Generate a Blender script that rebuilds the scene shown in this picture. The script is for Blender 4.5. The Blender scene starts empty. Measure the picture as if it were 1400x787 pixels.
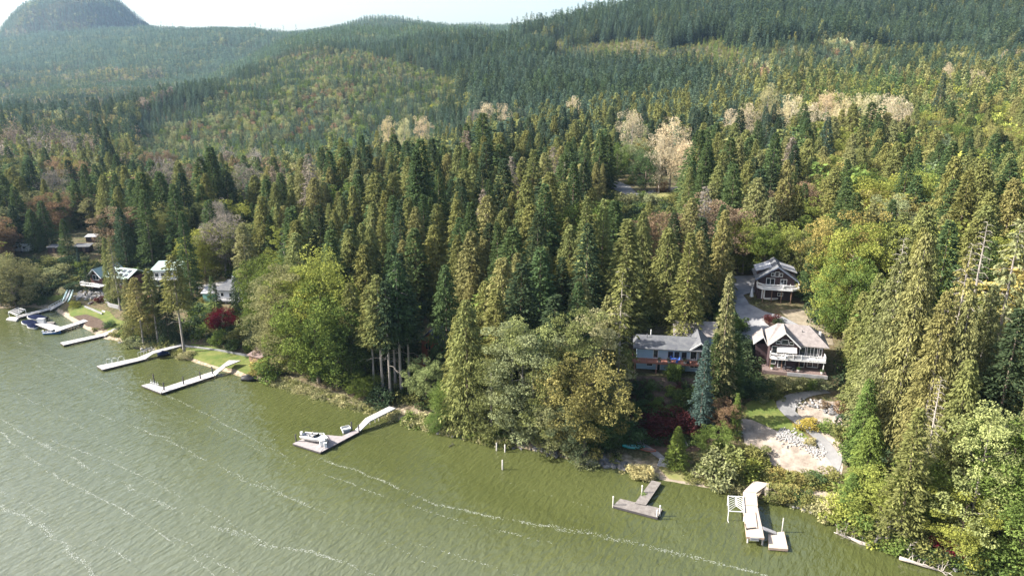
import bpy, math, random, time
import numpy as np
from mathutils import Vector, Matrix
T0 = time.time()
R = math.radians
random.seed(7)
SC = bpy.context.scene
COL = SC.collection

# ------------------------------------------------------------------ camera
CAM_H, PITCH, F, CX, CY = 70.0, R(16.5), 1000.0, 700.0, 393.5
cp, sp = math.cos(PITCH), math.sin(PITCH)
cam = bpy.data.cameras.new('camera'); camo = bpy.data.objects.new('camera', cam); COL.objects.link(camo)
camo.location = (0, 0, CAM_H); camo.rotation_euler = (R(90) - PITCH, 0, 0)
cam.sensor_width = 36; cam.lens = 36 * F / 1400; cam.clip_end = 20000; cam.clip_start = 1
SC.camera = camo

# ------------------------------------------------------------------ sky, sun, exposure
SUN_EL = R(36); SUN_DIR = Vector((-1, 0.0, 0)).normalized()      # horizontal direction towards the sun
w = bpy.data.worlds.new('World'); SC.world = w; w.use_nodes = True
nt = w.node_tree; bg = nt.nodes['Background']
sky = nt.nodes.new('ShaderNodeTexSky'); sky.sky_type = 'NISHITA'; sky.sun_disc = False
sky.sun_elevation = SUN_EL
sky.sun_rotation = math.atan2(SUN_DIR.x, SUN_DIR.y)
sky.altitude = 0; sky.air_density = 1.0; sky.dust_density = 3.0; sky.ozone_density = 1.0
nt.links.new(sky.outputs[0], bg.inputs[0]); bg.inputs[1].default_value = 0.11
sl = bpy.data.lights.new('sun', 'SUN'); sl.energy = 5.0; sl.angle = R(0.5); sl.color = (1.0, 0.95, 0.88)
so = bpy.data.objects.new('sun', sl); COL.objects.link(so)
sd = Vector((SUN_DIR.x * math.cos(SUN_EL), SUN_DIR.y * math.cos(SUN_EL), math.sin(SUN_EL)))
so.rotation_euler = sd.to_track_quat('Z', 'Y').to_euler(); so.location = (-200, 100, 200)
SC.view_settings.view_transform = 'Standard'; SC.view_settings.look = 'None'
SC.view_settings.exposure = 1.68; SC.view_settings.gamma = 1.0; SC.view_settings.use_curve_mapping = False
SC.render.engine = 'CYCLES'
SC.cycles.max_bounces = 6; SC.cycles.diffuse_bounces = 3; SC.cycles.transmission_bounces = 3
SC.cycles.volume_bounces = 0; SC.cycles.transparent_max_bounces = 4; SC.cycles.use_denoising = True

# ------------------------------------------------------------------ helpers
def tag(o, label=None, cat=None, group=None, kind=None):
    if label: o['label'] = label
    if cat: o['category'] = cat
    if group: o['group'] = group
    if kind: o['kind'] = kind
    return o

def empty(name, loc=(0, 0, 0), rz=0.0, label=None, cat=None, group=None):
    o = bpy.data.objects.new(name, None); COL.objects.link(o)
    o.location = loc; o.rotation_euler = (0, 0, rz); o.empty_display_size = 0.5
    return tag(o, label, cat, group)

def ray(px, py):
    u = (px - CX) / F; v = (CY - py) / F
    return u, cp + v * sp, -sp + v * cp          # direction per unit of depth

def proj(x, y, z):
    """world point (arrays allowed) -> photo pixel and depth"""
    dz = z - CAM_H
    t = y * cp - dz * sp
    return CX + F * x / t, CY - F * (y * sp + dz * cp) / t, t

def on_z(px, py, z=0.0):
    a, b, c = ray(px, py); t = (z - CAM_H) / c
    return Vector((a * t, b * t, z))

def at_t(px, py, t):
    a, b, c = ray(px, py)
    return (a * t, b * t, CAM_H + c * t)

# smooth value noise in numpy, for terrain and scatter masks
def _hash(ix, iy, s):
    n = (ix.astype(np.int64) * 374761393 + iy.astype(np.int64) * 668265263 + s * 1442695041) & 0xffffffff
    n = ((n ^ (n >> 13)) * 1274126177) & 0xffffffff
    return ((n ^ (n >> 16)) & 0xffff) / 65535.0
def vnoise(x, y, s=0):
    x = np.asarray(x, float); y = np.asarray(y, float)
    ix = np.floor(x); iy = np.floor(y); fx = x - ix; fy = y - iy
    fx = fx * fx * (3 - 2 * fx); fy = fy * fy * (3 - 2 * fy)
    a = _hash(ix, iy, s); b = _hash(ix + 1, iy, s); c = _hash(ix, iy + 1, s); d = _hash(ix + 1, iy + 1, s)
    return (a * (1 - fx) + b * fx) * (1 - fy) + (c * (1 - fx) + d * fx) * fy
def fbm(x, y, s=0, o=4):
    t = 0; a = 0.5
    for k in range(o):
        t = t + a * (vnoise(x * 2 ** k, y * 2 ** k, s + k) - 0.5); a *= 0.5
    return t

# ------------------------------------------------------------------ materials
MATS = {}
def new_mat(name):
    m = bpy.data.materials.new(name); m.use_nodes = True
    n = m.node_tree.nodes; l = m.node_tree.links
    return m, n, l, n['Principled BSDF']

def mat(name, col, rough=0.8, var=0.15, scale=1.0, metal=0.0, bump=0.0, col2=None, spec=0.3, stretch=(1, 1, 1), wave=None, emit=None):
    """plain procedural material: base colour broken up by two noises, optional board/groove wave"""
    if name in MATS: return MATS[name]
    m, n, l, p = new_mat(name)
    p.inputs['Roughness'].default_value = rough; p.inputs['Metallic'].default_value = metal
    p.inputs['Specular IOR Level'].default_value = spec
    tc = n.new('ShaderNodeTexCoord'); mp = n.new('ShaderNodeMapping'); mp.inputs['Scale'].default_value = stretch
    l.new(tc.outputs['Object'], mp.inputs[0])
    ns = n.new('ShaderNodeTexNoise'); ns.inputs['Scale'].default_value = scale; ns.inputs['Detail'].default_value = 6
    ns.inputs['Roughness'].default_value = 0.65
    l.new(mp.outputs[0], ns.inputs['Vector'])
    mx = n.new('ShaderNodeMix'); mx.data_type = 'RGBA'
    rp = n.new('ShaderNodeMapRange'); rp.inputs[1].default_value = 0.32; rp.inputs[2].default_value = 0.68
    l.new(ns.outputs[0], rp.inputs[0]); l.new(rp.outputs[0], mx.inputs[0])
    c2 = col2 if col2 else tuple(min(1, c * (1 + var)) for c in col)
    c1 = col if col2 else tuple(c * (1 - var) for c in col)
    mx.inputs[6].default_value = (*c1, 1); mx.inputs[7].default_value = (*c2, 1)
    out = mx.outputs[2]
    if wave:
        ax, sc, dark = wave[:3]
        wv = n.new('ShaderNodeTexWave'); wv.bands_direction = ax; wv.inputs['Scale'].default_value = sc
        wv.wave_profile = 'SAW'; wv.inputs['Distortion'].default_value = 0.0
        l.new(tc.outputs['Object'], wv.inputs['Vector'])
        gr = n.new('ShaderNodeMapRange'); gr.inputs[1].default_value = 0.0; gr.inputs[2].default_value = 0.14
        gr.inputs[3].default_value = dark; gr.inputs[4].default_value = 1.0
        l.new(wv.outputs['Fac'], gr.inputs[0])
        mm = n.new('ShaderNodeMix'); mm.data_type = 'RGBA'; mm.blend_type = 'MULTIPLY'; mm.inputs[0].default_value = 1
        l.new(out, mm.inputs[6]); l.new(gr.outputs[0], mm.inputs[7]); out = mm.outputs[2]
    l.new(out, p.inputs['Base Color'])
    if bump:
        b = n.new('ShaderNodeBump'); b.inputs['Strength'].default_value = bump; b.inputs['Distance'].default_value = 0.1
        n2 = n.new('ShaderNodeTexNoise'); n2.inputs['Scale'].default_value = scale * 6; n2.inputs['Detail'].default_value = 4
        l.new(mp.outputs[0], n2.inputs['Vector']); l.new(n2.outputs[0], b.inputs['Height']); l.new(b.outputs[0], p.inputs['Normal'])
    MATS[name] = m
    return m

def foliage_mat(name, mode, spread=0.6):
    """leaf material; its colour comes from the object (mode OBJ) or the instance (mode INST)"""
    m, n, l, p = new_mat(name)
    n.remove(p)
    if mode == 'OBJ':
        c = n.new('ShaderNodeObjectInfo'); csock = c.outputs['Color']
    else:
        c = n.new('ShaderNodeAttribute'); c.attribute_type = 'INSTANCER'; c.attribute_name = 'tcol'; csock = c.outputs['Color']
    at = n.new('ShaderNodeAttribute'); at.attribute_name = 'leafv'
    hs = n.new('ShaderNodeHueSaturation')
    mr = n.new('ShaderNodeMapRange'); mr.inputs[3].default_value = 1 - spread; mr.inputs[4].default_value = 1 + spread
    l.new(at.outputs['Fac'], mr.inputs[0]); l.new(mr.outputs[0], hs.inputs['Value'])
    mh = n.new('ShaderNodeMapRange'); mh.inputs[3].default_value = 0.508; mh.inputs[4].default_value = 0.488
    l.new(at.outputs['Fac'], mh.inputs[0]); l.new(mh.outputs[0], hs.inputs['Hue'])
    l.new(csock, hs.inputs['Color'])
    d = n.new('ShaderNodeBsdfDiffuse'); t = n.new('ShaderNodeBsdfTranslucent'); a = n.new('ShaderNodeMixShader')
    a.inputs[0].default_value = 0.28
    l.new(hs.outputs[0], d.inputs[0]); l.new(hs.outputs[0], t.inputs[0])
    l.new(d.outputs[0], a.inputs[1]); l.new(t.outputs[0], a.inputs[2])
    l.new(a.outputs[0], n['Material Output'].inputs[0])
    return m
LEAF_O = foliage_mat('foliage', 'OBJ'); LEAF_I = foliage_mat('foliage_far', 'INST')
BARK = mat('bark', (0.13, 0.095, 0.07), 0.95, scale=1.5, col2=(0.24, 0.19, 0.15), stretch=(3, 3, .5))
BARK_PALE = mat('pale_bark', (0.17, 0.145, 0.125), 0.9, scale=1.0, col2=(0.30, 0.27, 0.24), stretch=(3, 3, .6))
DEADWOOD = mat('dead_wood', (0.20, 0.175, 0.15), 0.9, scale=1.0, col2=(0.34, 0.305, 0.265))

# ------------------------------------------------------------------ mesh builder
class MB:
    def __init__(s): s.v = []; s.f = []; s.m = []; s.mats = []
    def mi(s, m):
        if m not in s.mats: s.mats.append(m)
        return s.mats.index(m)
    def poly(s, pts, m):
        b = len(s.v); s.v += [tuple(p) for p in pts]; s.f.append(tuple(range(b, b + len(pts)))); s.m.append(s.mi(m)); return s
    def box(s, x0, x1, y0, y1, z0, z1, m):
        b = len(s.v)
        s.v += [(x0, y0, z0), (x1, y0, z0), (x1, y1, z0), (x0, y1, z0), (x0, y0, z1), (x1, y0, z1), (x1, y1, z1), (x0, y1, z1)]
        for q in ((0, 3, 2, 1), (4, 5, 6, 7), (0, 1, 5, 4), (1, 2, 6, 5), (2, 3, 7, 6), (3, 0, 4, 7)):
            s.f.append(tuple(b + i for i in q)); s.m.append(s.mi(m))
        return s
    def prism(s, pts, z0, z1, m):
        """vertical prism on a polygon (counter-clockwise); z0/z1 numbers or per-vertex lists"""
        n = len(pts); b = len(s.v)
        zz0 = z0 if hasattr(z0, '__len__') else [z0] * n; zz1 = z1 if hasattr(z1, '__len__') else [z1] * n
        s.v += [(p[0], p[1], z) for p, z in zip(pts, zz0)] + [(p[0], p[1], z) for p, z in zip(pts, zz1)]
        k = s.mi(m)
        s.f.append(tuple(b + i for i in reversed(range(n)))); s.m.append(k)
        s.f.append(tuple(b + n + i for i in range(n))); s.m.append(k)
        for i in range(n):
            j = (i + 1) % n; s.f.append((b + i, b + j, b + n + j, b + n + i)); s.m.append(k)
        return s
    def solid(s, pts, off, m):
        """extrude an arbitrary planar polygon by the vector off"""
        n = len(pts); b = len(s.v); off = Vector(off)
        s.v += [tuple(p) for p in pts] + [tuple(Vector(p) + off) for p in pts]
        k = s.mi(m)
        s.f.append(tuple(b + i for i in reversed(range(n)))); s.m.append(k)
        s.f.append(tuple(b + n + i for i in range(n))); s.m.append(k)
        for i in range(n):
            j = (i + 1) % n; s.f.append((b + i, b + j, b + n + j, b + n + i)); s.m.append(k)
        return s
    def tube(s, pts, rad, m, n=6, cap=True):
        """tapered tube along points; rad is one radius or one per point"""
        pts = [Vector(p) for p in pts]; k = s.mi(m)
        rr = rad if hasattr(rad, '__len__') else [rad] * len(pts)
        rings = []
        for i, p in enumerate(pts):
            d = (pts[min(i + 1, len(pts) - 1)] - pts[max(i - 1, 0)]).normalized()
            a = d.cross(Vector((0, 0, 1)) if abs(d.z) < .9 else Vector((1, 0, 0))).normalized(); c = d.cross(a)
            b = len(s.v); rings.append(b)
            for q in range(n):
                t = 2 * math.pi * q / n
                s.v.append(tuple(p + (a * math.cos(t) + c * math.sin(t)) * rr[i]))
        for i in range(len(rings) - 1):
            for q in range(n):
                q2 = (q + 1) % n
                s.f.append((rings[i] + q, rings[i] + q2, rings[i + 1] + q2, rings[i + 1] + q)); s.m.append(k)
        if cap:
            s.f.append(tuple(rings[0] + q for q in reversed(range(n)))); s.m.append(k)
            s.f.append(tuple(rings[-1] + q for q in range(n))); s.m.append(k)
        return s
    def bar(s, a, b, wd, ht, m):
        a = Vector(a); b = Vector(b); d = (b - a).normalized()
        sd_ = d.cross(Vector((0, 0, 1))); sd_ = sd_.normalized() if sd_.length > 1e-4 else Vector((1, 0, 0)); up = sd_.cross(d)
        q = [a - sd_ * wd / 2 - up * ht / 2, a + sd_ * wd / 2 - up * ht / 2, a + sd_ * wd / 2 + up * ht / 2, a - sd_ * wd / 2 + up * ht / 2]
        return s.solid(q, b - a, m)
    def mesh(s, name):
        me = bpy.data.meshes.new(name); me.from_pydata(s.v, [], s.f)
        for m in s.mats: me.materials.append(m)
        me.polygons.foreach_set('material_index', s.m); me.update()
        return me
    def build(s, name, parent=None, smooth=False, loc=None, rz=None):
        me = s.mesh(name)
        import bmesh
        bm = bmesh.new(); bm.from_mesh(me); bmesh.ops.recalc_face_normals(bm, faces=bm.faces); bm.to_mesh(me); bm.free()
        if smooth: me.polygons.foreach_set('use_smooth', [True] * len(me.polygons))
        o = bpy.data.objects.new(name, me); COL.objects.link(o)
        if parent: o.parent = parent
        if loc is not None: o.location = loc
        if rz is not None: o.rotation_euler = (0, 0, rz)
        return o
# ------------------------------------------------------------------ terrain height
# shoreline, as seen points put back on the water plane
SHORE_PX = [(-900, 425), (-300, 424), (-60, 424), (0, 422), (40, 420), (75, 424), (100, 440), (140, 462), (170, 468), (195, 478), (225, 480), (245, 487), (270, 497), (300, 506), (335, 517), (385, 526), (430, 541),
            (500, 562), (545, 575), (600, 590), (660, 604), (720, 614), (780, 628), (810, 634), (860, 640), (905, 655), (960, 664), (1020, 676), (1080, 692), (1125, 702), (1150, 722), (1190, 742),
            (1250, 762), (1330, 783), (1400, 800), (1600, 880), (1900, 1100)]
_sh = np.array([tuple(on_z(*p))[:2] for p in SHORE_PX])
_shU = _sh[:, 0] / _sh[:, 1]; _shY = _sh[:, 1]
def shore_dist(x, y):
    """signed distance (about) inland of the shoreline"""
    u = x / np.maximum(y, 20.0)
    return (y - np.interp(u, _shU, _shY)) * 0.9

# control heights: (px, py, z) near, (px, py, 't', depth) far
CTRL = [(215, 'w', 960, 2), (250, 'w', 1060, 5), (300, 'w', 1330, 12), (350, 'w', 1620, 42), (390, 'w', 1800, 80), (180, 'w', 900, 1), (235, 'w', 800, 22), (270, 'w', 900, 36), (320, 'w', 1080, 60), (370, 'w', 1260, 92), (430, 'w', 1200, 96), (520, 'w', 1100, 92), (620, 'w', 1000, 88), (450, 'w', 700, 22), (560, 'w', 740, 36), (660, 'w', 760, 44), (0, 405, 2.5), (60, 398, 4), (130, 425, 1.6), (35, 350, 9), (110, 380, 5), (160, 392, 5), (225, 392, 5.5), (185, 470, 1), (250, 470, 1.2), (290, 484, 1.3), (310, 412, 6), (345, 412, 6), (350, 480, 1.6),
        (430, 505, 2.5), (480, 480, 5), (545, 530, 2), (600, 480, 6.5), (680, 570, 2.2), (760, 590, 2.5), (845, 560, 3.8), (905, 512, 8.8), (860, 610, 2), (930, 620, 2), (950, 560, 6),
        (1085, 512, 10), (1030, 505, 10), (1140, 505, 10), (1060, 412, 16.5), (1020, 435, 14.2), (1005, 385, 17), (1100, 550, 7.5), (1130, 610, 4.5), (1040, 550, 7), (1040, 610, 3.6), (1080, 655, 2.2),
        (990, 640, 2.0), (1300, 720, 4.5), (1390, 740, 5.5), (1230, 700, 4.0), (1390, 600, 12), (1300, 560, 12), (1200, 560, 9),
        (100, 345, 10), (200, 350, 9), (300, 380, 8), (400, 430, 9), (500, 400, 11), (650, 430, 12), (780, 420, 14), (880, 430, 14), (1120, 400, 17), (1250, 420, 19), (1390, 430, 22),
        (0, 300, 't', 330), (100, 290, 't', 350), (250, 290, 't', 350), (400, 270, 't', 350), (550, 265, 't', 330), (700, 262, 't', 320), (880, 260, 't', 300), (1050, 262, 't', 300), (1200, 265, 't', 290), (1390, 262, 't', 290),
        (-150, 250, 't', 420), (0, 228, 't', 520), (150, 226, 't', 520), (350, 228, 't', 480), (550, 205, 't', 520), (700, 190, 't', 500), (850, 210, 't', 400), (1000, 215, 't', 380), (1150, 212, 't', 370), (1300, 200, 't', 390), (1400, 195, 't', 400),
        (0, 190, 't', 740), (130, 185, 't', 780), (230, 198, 't', 640), (380, 205, 't', 600), (480, 192, 't', 600), (620, 172, 't', 620), (760, 150, 't', 640), (900, 145, 't', 600), (1050, 138, 't', 560), (1200, 132, 't', 560), (1400, 130, 't', 560),
        (0, 150, 't', 1150), (100, 140, 't', 1300), (190, 150, 't', 1100), (305, 124, 't', 1120), (450, 120, 't', 940), (600, 110, 't', 880), (760, 105, 't', 850), (900, 95, 't', 780), (1050, 85, 't', 740), (1250, 80, 't', 740), (1400, 85, 't', 740),
        (390, 62, 't', 1420), (455, 52, 't', 1500), (560, 44, 't', 1450), (650, 44, 't', 1350), (740, 48, 't', 1200), (800, 48, 't', 1080), (850, 50, 't', 980), (900, 38, 't', 1050), (1000, 40, 't', 930), (1150, 38, 't', 900), (1300, 38, 't', 900), (1400, 45, 't', 900),
        (940, 8, 't', 1180), (1050, -15, 't', 1200), (1200, -30, 't', 1200), (1400, -30, 't', 1250), (1500, 0, 't', 1100),
        (640, 90, 't', 2000), (800, 80, 't', 1700), (930, 30, 't', 1700), (1100, 0, 't', 1800), (1400, 0, 't', 1900),
        (330, 100, 't', 1400), (0, 100, 't', 1900), (100, 95, 't', 1900), (200, 95, 't', 1800), (310, 92, 't', 1800), (400, 75, 't', 2000),
        (0, 58, 't', 2700), (100, 52, 't', 2700), (215, 44, 't', 2700), (300, 46, 't', 2500), (375, 48, 't', 2500), (450, 50, 't', 2500), (520, 36, 't', 2300), (600, 40, 't', 2300), (-150, 80, 't', 2700), (1500, 260, 't', 300), (-400, 300, 't', 330), (1600, 480, 14), (-300, 400, 3),
        (-100, 75, 't', 4200), (215, 75, 't', 4200), (450, 75, 't', 4200), (700, 90, 't', 4200), (1100, 60, 't', 4200), (1500, 60, 't', 4200), (-300, 150, 't', 1300), (1600, 120, 't', 600), (1650, 30, 't', 1100)]
_cu, _cw, _cz = [], [], []
for c in CTRL:
    if c[1] == 'w': t = c[2]; X = (c[0] - CX) / F * t; Z = c[3]; Y = (t + (Z - CAM_H) * sp) / cp
    elif len(c) == 3: a, b, d = ray(c[0], c[1]); t = (c[2] - CAM_H) / d; X, Y, Z = a * t, b * t, c[2]
    else: X, Y, Z = at_t(c[0], c[1], c[3])
    _cu.append(X / Y); _cw.append(math.log(Y)); _cz.append(Z)
_cu = np.array(_cu); _cw = np.array(_cw); _cz = np.array(_cz)
def _k(du, dw):
    return np.sqrt(du * du + dw * dw + 0.0004)          # multiquadric-like, close to linear: no overshoot
_A = _k(_cu[:, None] - _cu[None], _cw[:, None] - _cw[None]); N_ = len(_cu)
_M = np.zeros((N_ + 1, N_ + 1)); _M[:N_, :N_] = _A + np.eye(N_) * 1e-4; _M[:N_, N_] = 1; _M[N_, :N_] = 1
_W = np.linalg.solve(_M, np.append(_cz, 0))
def smooth(a, b, x):
    t = np.clip((x - a) / (b - a), 0, 1); return t * t * (3 - 2 * t)
PADS = []                                               # levelled building plots (x, y, radius, z)
def terrain(x, y):
    x = np.asarray(x, float); y = np.asarray(y, float)
    shp = np.broadcast(x, y).shape; x = np.broadcast_to(x, shp).ravel(); y = np.broadcast_to(y, shp).ravel()
    yy = np.maximum(y, 40.0); u = np.clip(x / yy, -1.5, 1.5); w_ = np.log(yy)
    z = np.empty(len(x))
    for i in range(0, len(x), 20000):
        s_ = slice(i, i + 20000)
        z[s_] = _k(u[s_, None] - _cu[None], w_[s_, None] - _cw[None]) @ _W[:N_] + _W[N_]
    d = np.hypot(x, y)
    z = z + (fbm(x / 230, y / 230, 3) * 56 + fbm(x / 70, y / 70, 5, 3) * 16) * np.clip((d - 350) / 600, 0, 1) + fbm(x / 18, y / 18, 9, 3) * np.clip((d - 150) / 200, 0.1, 1) * 2.0
    # the rocky knob on the skyline
    kx, ky = at_t(108, 48, 3000)[:2]
    r1 = (x - kx) / 285.0; r2 = (y - ky) / 330.0
    lean = np.where(r1 > 0, np.abs(r1) ** 1.25, np.abs(r1) * 1.12)
    rr = np.hypot(lean, r2)
    z = z + 168 * np.clip(1 - rr, 0, 1) ** 0.72 * (1 - 0.3 * np.exp(-(rr / .25) ** 2)) + 30 * np.clip(1.35 - rr, 0, 1)
    z = z + np.clip(1.3 - rr, 0, 1) * fbm(x / 90, y / 90, 21, 4) * 90
    for (a, b, r, h) in PADS:
        k = 1 - smooth(r * 0.7, r * 1.3, np.hypot(x - a, y - b)); z = z * (1 - k) + h * k
    s = shore_dist(x, y)
    z = np.where(s > 0, np.maximum(z, 0.5 + 1.8 * smooth(20, 150, s)) * smooth(0, 16, s) + 0.5 * smooth(0, 2.2, s) * (1 - smooth(4, 16, s)), 0)
    z = np.where(s <= 0, np.maximum(s * 0.22, -5.0), z)
    return z.reshape(shp)
def tz(x, y): return float(terrain(np.array([x]), np.array([y]))[0])
def gp(px, py):
    """ground point seen at a photo pixel"""
    a, b, c = ray(px, py)
    t = np.concatenate([np.arange(60, 500, 1.0), np.arange(500, 4500, 8.0)])
    h = CAM_H + c * t - terrain(a * t, b * t)
    i = int(np.argmax(h < 0)) if (h < 0).any() else len(t) - 1
    i = max(i, 1)
    t0, t1 = t[i - 1], t[i]; h0, h1 = h[i - 1], h[i]
    q = t0 + (t1 - t0) * h0 / (h0 - h1 + 1e-9)
    x, y = a * q, b * q
    return Vector((x, y, max(tz(x, y), 0.0)))
def gtop(px, py, H):
    """ground point of something H tall whose top shows at a photo pixel"""
    a, b, c = ray(px, py)
    t = np.concatenate([np.arange(70, 500, 1.0), np.arange(500, 3500, 8.0)])
    h = CAM_H + c * t - H - terrain(a * t, b * t)
    ok = (h < 0) & (shore_dist(a * t, b * t) > 0.5)
    i = int(np.argmax(ok)) if ok.any() else len(t) - 1
    q = t[i]; x, y = a * q, b * q
    return Vector((x, y, tz(x, y)))
def px_path(pts, n=0):
    return [gp(*p) for p in pts]
# ------------------------------------------------------------------ levelled plots for the buildings
def pad(px, py, r, z=None):
    g = gp(px, py); PADS.append((g.x, g.y, r, g.z if z is None else z)); return g
HOUSE_MAIN = pad(1085, 505, 9); HOUSE_UP = pad(1060, 404, 7, 16.6); HOUSE_BLUE = pad(905, 500, 9)

# ------------------------------------------------------------------ ground sheet
def grid_mesh(name, X, Y, Z, m):
    nr, nc = X.shape
    me = bpy.data.meshes.new(name)
    me.vertices.add(nr * nc); me.vertices.foreach_set('co', np.stack([X, Y, Z], -1).astype(np.float32).ravel())
    i = (np.arange(nr - 1)[:, None] * nc + np.arange(nc - 1)[None]).ravel()
    f = np.stack([i, i + 1, i + nc + 1, i + nc], -1)
    me.loops.add(f.size); me.loops.foreach_set('vertex_index', f.astype(np.int32).ravel())
    me.polygons.add(len(f)); me.polygons.foreach_set('loop_start', np.arange(0, f.size, 4, dtype=np.int32))
    me.update(calc_edges=True); me.polygons.foreach_set('use_smooth', [True] * len(f)); me.materials.append(m)
    o = bpy.data.objects.new(name, me); COL.objects.link(o); return o

def ground_material():
    m, n, l, p = new_mat('forest_floor')
    p.inputs['Roughness'].default_value = 0.95; p.inputs['Specular IOR Level'].default_value = 0.1
    tc = n.new('ShaderNodeTexCoord'); sx = n.new('ShaderNodeSeparateXYZ'); l.new(tc.outputs['Object'], sx.inputs[0])
    def noise(sc, det=5):
        q = n.new('ShaderNodeTexNoise'); q.inputs['Scale'].default_value = sc; q.inputs['Detail'].default_value = det
        l.new(tc.outputs['Object'], q.inputs['Vector']); return q.outputs[0]
    def ramp(src, a, b):
        q = n.new('ShaderNodeMapRange'); q.inputs[1].default_value = a; q.inputs[2].default_value = b; l.new(src, q.inputs[0]); return q.outputs[0]
    def mix(f, a, b):
        q = n.new('ShaderNodeMix'); q.data_type = 'RGBA'; l.new(f, q.inputs[0])
        for s_, k in ((a, 6), (b, 7)):
            if isinstance(s_, tuple): q.inputs[k].default_value = (*s_, 1)
            else: l.new(s_, q.inputs[k])
        return q.outputs[2]
    c = mix(ramp(noise(0.35), .4, .6), (0.045, 0.05, 0.02), (0.10, 0.075, 0.045))
    c = mix(ramp(noise(2.2), .45, .7), c, (0.13, 0.12, 0.06))
    # sandy bank just above the waterline, mud below
    ad = n.new('ShaderNodeMath'); ad.operation = 'MULTIPLY_ADD'; l.new(noise(0.5), ad.inputs[0]); ad.inputs[1].default_value = -0.9; l.new(sx.outputs[2], ad.inputs[2])
    bank = n.new('ShaderNodeMapRange'); bank.inputs[1].default_value = 0.35; bank.inputs[2].default_value = 0.05; l.new(ad.outputs[0], bank.inputs[0])
    c = mix(bank.outputs[0], c, mix(ramp(noise(1.5), .4, .6), (0.20, 0.16, 0.11), (0.34, 0.28, 0.2)))
    mud = n.new('ShaderNodeMapRange'); mud.inputs[1].default_value = 0.12; mud.inputs[2].default_value = -0.1; l.new(sx.outputs[2], mud.inputs[0])
    c = mix(mud.outputs[0], c, (0.09, 0.08, 0.04))
    l.new(c, p.inputs['Base Color'])
    b = n.new('ShaderNodeBump'); b.inputs['Distance'].default_value = 0.3; l.new(noise(1.2), b.inputs['Height']); l.new(b.outputs[0], p.inputs['Normal'])
    return m
_ys = [60.0]
while _ys[-1] < 300: _ys.append(_ys[-1] + 1.0)
while _ys[-1] < 6000: _ys.append(_ys[-1] * 1.013 + 0.2)
_U, _Y = np.meshgrid(np.linspace(-1.4, 1.4, 420), np.array(_ys)); _X = _U * _Y
tag(grid_mesh('ground', _X, _Y, terrain(_X, _Y), ground_material()), kind='structure')

from mathutils.geometry import delaunay_2d_cdt
def drape(name, poly, m, off=0.1, step=1.0, world=False, kind='structure', thick=None):
    """a sheet following the ground inside a polygon (corners given as seen points, or world xy)"""
    P = [Vector((p[0], p[1])) if world else gp(*p).xy for p in poly]
    B = []
    for i, a in enumerate(P):
        b = P[(i + 1) % len(P)]; k = max(1, int((b - a).length / step))
        B += [a + (b - a) * (j / k) for j in range(k)]
    nB = len(B); xs = [p.x for p in B]; ys = [p.y for p in B]; rr = random.Random(3)
    I = []
    y = min(ys)
    while y < max(ys):
        x = min(xs)
        while x < max(xs):
            I.append(Vector((x + rr.uniform(-.2, .2) * step, y + rr.uniform(-.2, .2) * step))); x += step
        y += step
    v, e, f, *_ = delaunay_2d_cdt(B + I, [(i, (i + 1) % nB) for i in range(nB)], [], 1, 1e-4)
    z = terrain(np.array([p.x for p in v]), np.array([p.y for p in v])) + off
    me = bpy.data.meshes.new(name); me.from_pydata([(p.x, p.y, float(h)) for p, h in zip(v, z)], [], [tuple(q) for q in f]); me.materials.append(m)
    me.polygons.foreach_set('use_smooth', [True] * len(me.polygons)); me.update()
    o = bpy.data.objects.new(name, me); COL.objects.link(o)
    if kind: o['kind'] = kind
    return o

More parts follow.
